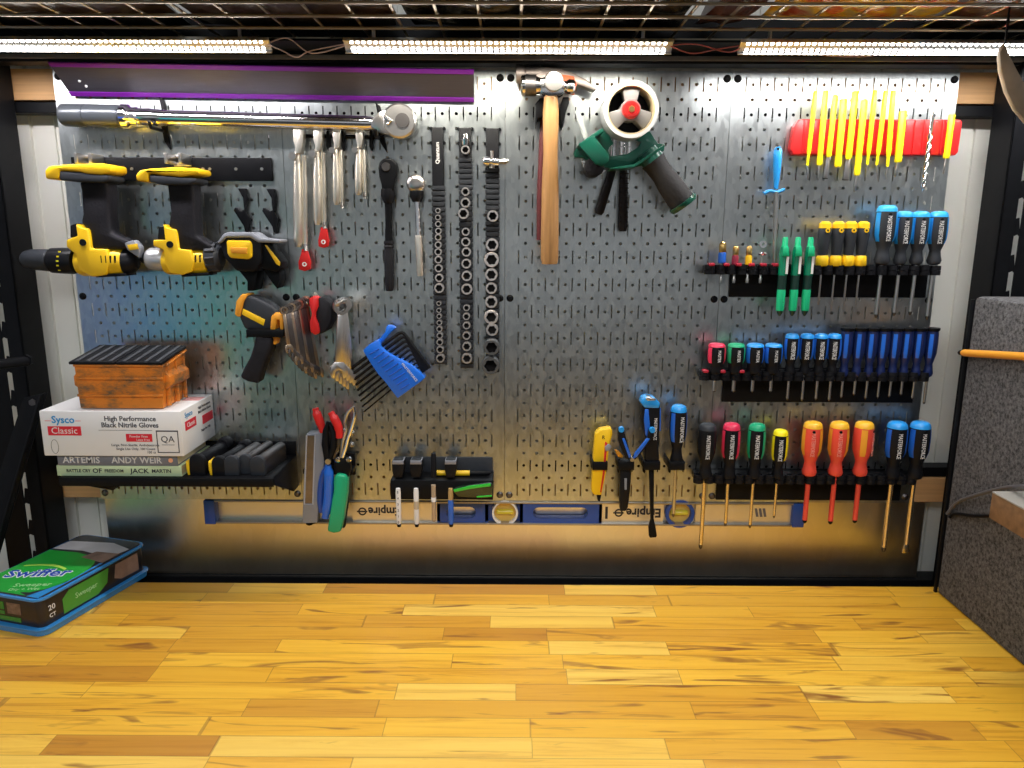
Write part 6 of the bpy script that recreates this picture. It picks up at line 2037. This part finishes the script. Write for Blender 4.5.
for sgn, xx in ((-1, (xa + ta) / 2), (1, (xb + tb_) / 2)):
    bm = NB()
    prism(bm, [Vector((xx, dy0 + 0.006, dz0 + 0.070)), Vector((xx + sgn * 0.010, dy0 + 0.006, dz0 + 0.058)), Vector((xx + sgn * 0.010, dy0 + 0.006, dz0 + 0.042)), Vector((xx, dy0 + 0.006, dz0 + 0.034))], Vector((0, 0.012 if sgn < 0 else 0.080, 0)), 0.001)
    obj('fork_pocket', bm, M_DUMP, t)
    if sgn > 0:
        bm = NB()
        for yy in (0.012, 0.045, 0.078):
            box(bm, xx - 0.002, xx + 0.0055, dy0 + yy, dy0 + yy + 0.004, dz0 + 0.004, dz0 + 0.084, 0.0008)
        obj('side_rib', bm, M_DUMP, t)
        obj('lid_rod', tube(NB(), [Vector((tb_ + 0.003, dy0 + 0.004, dzt - 0.002)), Vector((tb_ + 0.003, dyb - 0.004, dzt + 0.012))], 0.0022, 8), M_DUMP, t)
for k in range(2):
    x0 = ta - 0.006 + k * ((tb_ - ta) / 2 + 0.005)
    x1 = x0 + (tb_ - ta) / 2 + 0.003
    bm = NB()
    vs = [(x0, dy0 - 0.010, dzt + 0.001), (x1, dy0 - 0.010, dzt + 0.001), (x1 + 0.001, dyb, dzt + 0.016), (x0 + 0.001, dyb, dzt + 0.016)]
    prism(bm, [Vector(p) for p in vs], Vector((0, -0.001, 0.005)), 0.0012)
    ld = obj('lid', bm, M_BLKPL, t)
    bm = NB()
    for q in range(4):
        u = x0 + 0.010 + q * (x1 - x0 - 0.018) / 3.2
        prism(bm, [Vector((u, dy0 - 0.008, dzt + 0.0065)), Vector((u + 0.006, dy0 - 0.008, dzt + 0.0065)), Vector((u + 0.006, dyb - 0.004, dzt + 0.0205)), Vector((u, dyb - 0.004, dzt + 0.0205))], Vector((0, 0, 0.0016)), 0.0005)
    obj('lid_rib', bm, mat('worn_lid_rib', (0.06, 0.065, 0.075), 0.35), ld)

# magazines
MAGS = [(196.5, 463, 15.5, 0.040, 0.034, 18, True, M_BLKPL, 'black pistol magazine with yellow strip, closest to the books'),
        (218, 464, 13.5, 0.036, 0.030, 20, True, M_BLKPL, 'second black pistol magazine from the books, yellow strip beside it'),
        (231, 466.5, 14.5, 0.037, 0.030, 18, False, M_DGREY, 'grey black pistol magazine in the middle of the row'),
        (244.5, 463.5, 12, 0.037, 0.030, 16, False, M_DGREY, 'grey black pistol magazine set slightly back between two others'),
        (257, 465.5, 14.5, 0.037, 0.030, 16, False, M_DGREY, 'grey black pistol magazine at the open end of the shelf')]
for px, py, wpx, hh_, sh_, dxp, yel, m1, nm in MAGS:
    fy_ = -(SD - 0.012 if px != 244.5 else SD - 0.022)
    x0 = W(px, py, -fy_).x
    hw = wpx / 2 / 556
    t = thing('pistol_magazine', nm, 'magazine', (x0, fy_, SZ), 'magazines lying on the black shelf')
    dv = Vector((0.012, 0.118, 0))

    def arch(xc, y_, w_, h_, n=10, zb_=SZ + 0.0005):
        pts = [Vector((xc - w_, y_, zb_)), Vector((xc + w_, y_, zb_))]
        for k in range(n + 1):
            an = PI * k / n
            pts.append(Vector((xc + w_ * math.cos(an), y_, zb_ + h_ - w_ + w_ * math.sin(an))))
        return pts
    obj('floor_plate', prism(NB(), arch(x0, fy_, hw, hh_), Vector((0.001, 0.010, 0)), 0.0018), m1, t)
    obj('tube_body', prism(NB(), arch(x0 + 0.001, fy_ + 0.010, hw * 0.78, hh_ - 0.003), Vector((0.010, 0.095, 0)), 0.0008), m1 if yel else M_DSTEEL, t)
    if yel:
        p = Vector((x0 + 0.012, fy_ + 0.106, SZ + hh_ - 0.010))
        obj('feed_lips', lathe(NB(), p + Vector((-0.001, -0.014, 0)), p + Vector((0.001, 0.012, 0)), [(0, hw * .8), (0.3, hw * 1.05), (0.8, hw), (1, hw * .6)], 14), M_BLKPL, t)
        obj('yellow_strip', prism(NB(), [Vector((x0 - hw - 0.004, fy_ + 0.001, SZ + 0.001)), Vector((x0 - hw - 0.0004, fy_ + 0.001, SZ + 0.001)), Vector((x0 - hw - 0.0002, fy_ + 0.001, SZ + 0.022)), Vector((x0 - hw - 0.006, fy_ + 0.001, SZ + 0.027)), Vector((x0 - hw - 0.006, fy_ + 0.001, SZ + 0.012))], Vector((0, 0.03, 0)), 0.0008), M_YEL, t)

# ------------------------------------------------------------------ wipes box in its blue tray on the bench
fr, bk = Vector((-0.772, -0.280, 0)), Vector((-0.716, -0.075, 0))
dv = (bk - fr).normalized()
lv = Vector((-dv.y, dv.x, 0))
LL, WW, HH = 0.250, 0.160, 0.062
ROT = Matrix(((lv.x * -1, dv.x, 0, fr.x + lv.x * WW / 2 + dv.x * LL / 2), (lv.y * -1, dv.y, 0, fr.y + lv.y * WW / 2 + dv.y * LL / 2), (0, 0, 1, 0), (0, 0, 0, 1)))


def rbox(bm, hw, hl, z0, z1, rc, ofs=0.0, n=5, shift=(0, 0)):
    """box with rounded vertical corners in the carton's own frame"""
    pts = []
    for cx, cy, a0 in ((hw - rc, hl - rc, 0), (-hw + rc, hl - rc, PI / 2), (-hw + rc, -hl + rc, PI), (hw - rc, -hl + rc, 1.5 * PI)):
        for k in range(n + 1):
            an = a0 + PI / 2 * k / n
            pts.append(ROT @ Vector((cx + rc * math.cos(an) + shift[0], cy + rc * math.sin(an) + shift[1], z0)))
    prism(bm, pts, Vector((0, 0, z1 - z0)), 0.0015)
    return bm


t = thing('wipes_box', 'green black and blue mop wipes carton in a blue plastic tray', 'box', ROT @ Vector((0, 0, 0)))
M_TRAY = mat('blue_tray', (0.03, 0.22, 0.55), 0.25, noise=0.05, coat=0.4)
obj('tray', rbox(NB(), WW / 2, LL / 2, 0.0, 0.012, 0.018), M_TRAY, t)
obj('tray_rim', rbox(NB(), WW / 2 + 0.003, LL / 2 + 0.003, 0.010, 0.0135, 0.020), M_TRAY, t)
obj('carton', rbox(NB(), WW / 2 - 0.006, LL / 2 - 0.006, 0.0125, HH, 0.012), mat('carton_black', (0.015, 0.013, 0.014), 0.35, noise=0.3), t)
obj('lid_rim', rbox(NB(), WW / 2 - 0.001, LL / 2 - 0.001, HH, HH + 0.005, 0.018), M_TRAY, t)
obj('lid_top', rbox(NB(), WW / 2 - 0.006, LL / 2 - 0.006, HH + 0.004, HH + 0.0065, 0.015), mat('lid_black', (0.02, 0.022, 0.028), 0.3, noise=0.4, nscale=30), t)


def top_shape(name, pts, m, z=HH + 0.0064, th=0.0006):
    return obj(name, prism(NB(), [ROT @ Vector((x, y, z)) for x, y in pts], Vector((0, 0, th)), 0), m, t)


hw, hl = WW / 2 - 0.007, LL / 2 - 0.007
M_SG = mat('label_green', (0.02, 0.36, 0.045), 0.35, noise=0.15, nscale=8)
pts = [(-hw, -hl), (hw - 0.03, -hl + 0.002)]
for k in range(9):
    an = -PI / 2 + PI * k / 8 * 0.95
    pts.append((hw - 0.050 + 0.046 * math.cos(an), -0.035 + 0.075 * math.sin(an)))
pts += [(-0.01, 0.045), (-hw, 0.040)]
top_shape('green_label', pts, M_SG)
top_shape('blue_band', [(hw - 0.026, -hl), (hw - 0.002, -hl), (hw - 0.002, 0.02), (hw - 0.008, 0.02), (hw - 0.004, -0.06)], mat('label_sky', (0.03, 0.25, 0.6), 0.35), th=0.0005)
top_shape('white_sheet', [(-hw, 0.048), (-0.01, 0.055), (hw - 0.01, 0.045), (hw - 0.002, 0.085), (0.02, 0.10), (-hw + 0.004, 0.085)], mat('printed_sheet', (0.50, 0.50, 0.52), 0.4, noise=0.3, nscale=22), th=0.0005)
top_shape('photo_panel', [(0.012, 0.030), (hw - 0.004, 0.022), (hw - 0.004, 0.062), (0.02, 0.058)], mat('printed_photo', (0.26, 0.17, 0.13), 0.4, noise=0.8, nscale=35), th=0.0008)
r3 = Matrix.Rotation(0, 3, 'Z')
RT = (ROT.to_3x3() @ Vector((1, 0, 0))).normalized()
UP = (ROT.to_3x3() @ Vector((0, 1, 0))).normalized()
c = ROT @ Vector((-0.006, -0.046, HH + 0.0072))
RQ = Matrix.Rotation(math.radians(20), 3, 'Z')
RT0, UP0 = RT, UP
RT, UP = RQ @ RT, RQ @ UP
text('brand_backing', 'Swiffer', c, 0.040, M_WHITE, t, right=RT, up=UP, ext=0.0002, bold=0.055)
text('brand_print', 'Swiffer', c + Vector((0, 0, 0.0006)), 0.040, mat('swash_blue', (0.01, 0.06, 0.42), 0.4), t, right=RT, up=UP, ext=0.0003, bold=0.01)
obj('brand_swash', prism(NB(), [ROT @ Vector((-0.058 + 0.085 * k / 8, -0.026 + 0.016 * math.sin(PI * k / 8 * .8), HH + 0.0072)) for k in range(9)] + [ROT @ Vector((-0.058 + 0.085 * k / 8, -0.030 + 0.014 * math.sin(PI * k / 8 * .8), HH + 0.0072)) for k in range(8, -1, -1)], Vector((0, 0, 0.0004)), 0), mat('lime_print', (0.45, 0.75, 0.10), 0.4), t)
text('label_print', 'Sweeper', ROT @ Vector((0.022, -0.083, HH + 0.0072)), 0.018, mat('pale_lime', (0.35, 0.65, 0.3), 0.4), t, right=RT, up=UP)
text('label_print', 'Dry + Wet', ROT @ Vector((0.022, -0.100, HH + 0.0072)), 0.011, mat('pale_lime', (0, 0, 0)), t, right=RT, up=UP)
# side and end prints
RT, UP = RT0, UP0
M_SG2 = mat('label_green_dark', (0.03, 0.20, 0.03), 0.4)
xs = WW / 2 - 0.006
pts = [ROT @ Vector((xs, y, z)) for y, z in ((-0.075, 0.018), (0.0, 0.018), (0.022, 0.030), (0.028, 0.056), (-0.060, 0.056), (-0.075, 0.045))]
obj('side_label', prism(NB(), pts, RT * 0.0008, 0), mat('side_green', (0.06, 0.30, 0.04), 0.4), t)
pts = [ROT @ Vector((xs, y, z)) for y, z in ((0.040, 0.030), (0.055, 0.022), (0.10, 0.020), (0.10, 0.055), (0.045, 0.055))]
obj('side_photo', prism(NB(), pts, RT * 0.0008, 0), mat('printed_photo', (0, 0, 0)), t)
text('side_print', '20', ROT @ Vector((xs + 0.0004, -0.097, 0.042)), 0.014, M_WHITE, t, right=UP, up=Z)
text('side_print', 'CT', ROT @ Vector((xs + 0.0004, -0.097, 0.028)), 0.010, M_WHITE, t, right=UP, up=Z)
text('side_print', 'Sweeper', ROT @ Vector((xs + 0.0010, -0.025, 0.038)), 0.014, mat('pale_lime', (0, 0, 0)), t, right=UP, up=Z)
ye = -(LL / 2 - 0.006)
for z0_, z1_, x0_, x1_ in ((0.018, 0.026, -hw, 0.030), (0.029, 0.035, -hw, -0.004), (0.038, 0.052, -hw, -0.004)):
    pts = [ROT @ Vector((x, ye, z)) for x, z in ((x0_ + .012, z0_), (x1_, z0_), (x1_, z1_), (x0_ + .012, z1_))]
    obj('end_stripe', prism(NB(), pts, -UP * 0.0008, 0), M_SG2, t)
pts = [ROT @ Vector((x, ye, z)) for x, z in ((0.003, 0.032), (0.032, 0.032), (0.032, 0.052), (0.003, 0.052))]
obj('end_table', prism(NB(), pts, -UP * 0.0008, 0), mat('print_brown', (0.16, 0.10, 0.07), 0.5, noise=0.8, nscale=120), t)

# ------------------------------------------------------------------ grey carpeted cabinet, pencil, wood block, cable
t = thing('carpeted_cabinet', 'tall box covered in speckled grey carpet standing on the bench', 'cabinet', (0.96, -0.45, 0))
obj('carpet_shell', box(NB(), 0.829, 1.12, -0.775, -0.098, 0.0, 0.566, 0.008), M_FELT, t)
obj('back_edging', box(NB(), 0.8255, 0.831, -0.100, -0.094, 0.0, 0.560, 0.001), M_BLACK, t)
t = thing('carpenter_pencil', 'orange pencil with black tip against the carpeted cabinet', 'pencil', (0.818, -0.2, 0.45))
xx = 0.8195


def on_face(px, py, x=xx):
    r = ray(px, py)
    return CAM + r * ((x - CAM.x) / r.x)


a, b = on_face(963, 352.8), on_face(1075, 359.5)
b = a + (b - a).normalized() * 0.24
obj('shaft', lathe(NB(), a, b, [(0, 0.0052), (0.02, 0.0064), (1, 0.0064)], 14), M_ORANGE, t)
ti = a - (b - a).normalized() * 0.014
obj('tip', lathe(NB(), ti, a, [(0, 0.0015), (0.4, 0.0045), (1, 0.0056)], 12), M_BLACK, t)
t = thing('wood_block', 'rough sawn wooden block, lit top painted pale, fixed to the carpeted cabinet', 'wood block', (0.80, -0.4, 0.2))
p = on_face(1000, 520, 0.80)
zt_, zb_ = 0, 0
c1 = on_face(992, 492, 0.765)
c2 = on_face(992, 520, 0.765)
obj('block', box(NB(), 0.765, 0.828, -0.70, c1.y, c2.z, c1.z, 0.002), mat('rough_wood', (0.20, 0.11, 0.05), 0.7, noise=0.5, nscale=18, stretch=(1, 6, 6)), t)
obj('lit_top', box(NB(), 0.764, 0.828, -0.70, c1.y - 0.001, c1.z - 0.001, c1.z + 0.002, 0.001), mat('lit_top_pale', (0.35, 0.34, 0.31), 0.6), t)  # grey-white layer paints the light falling on the block's top
b = NB(); tube(b, smooth_path([Vector((0.824, -0.11, on_face(944, 510, 0.829).z)), on_face(958, 502, 0.822), on_face(980, 494, 0.812), on_face(1004, 488.0, 0.800), on_face(1024, 486.5, 0.790), on_face(1060, 487, 0.780)], 6), 0.0032, 8)
obj('power_cable', b, mat('grey_cable', (0.10, 0.10, 0.11), 0.35), label='grey cable arching over the wooden block by the carpeted cabinet', cat='cable')
b = NB(); tube(b, smooth_path([Vector((0.823, -0.120, on_face(944, 510, 0.829).z - 0.002)), on_face(956, 514, 0.823), on_face(975, 516, 0.820), on_face(992, 516, 0.8180), on_face(1000, 517, 0.820)], 6), 0.0030, 8)
obj('power_cable', b, M_BLACK, label='black cable running low into the wooden block by the cabinet', cat='cable')

# ------------------------------------------------------------------ pointed leather scrap hanging from the wire shelf
t = thing('leather_strap', 'mottled brown and cream pointed strap end hanging from the wire shelf', 'strap', W(1012, 60, 0.25))
D = 0.25
out = [(1000, 52), (1005, 42), (1011, 56), (1018, 70), (1026, 84), (1036, 100), (1040, 130), (1028, 124), (1016, 110), (1007, 92), (1001, 70)]
obj('strap_body', pp(NB(), out, D - 0.004, D + 0.006, 0.003), mat('mottled_hide', (0.55, 0.42, 0.30), 0.45, noise=0.9, nscale=14), t)
obj('hanging_loop', tube(NB(), [W(1005, 44, D), Vector((W(1005, 44, D).x, -D - 0.0, dz + 0.004))], 0.0016, 6), M_BLACK, t)
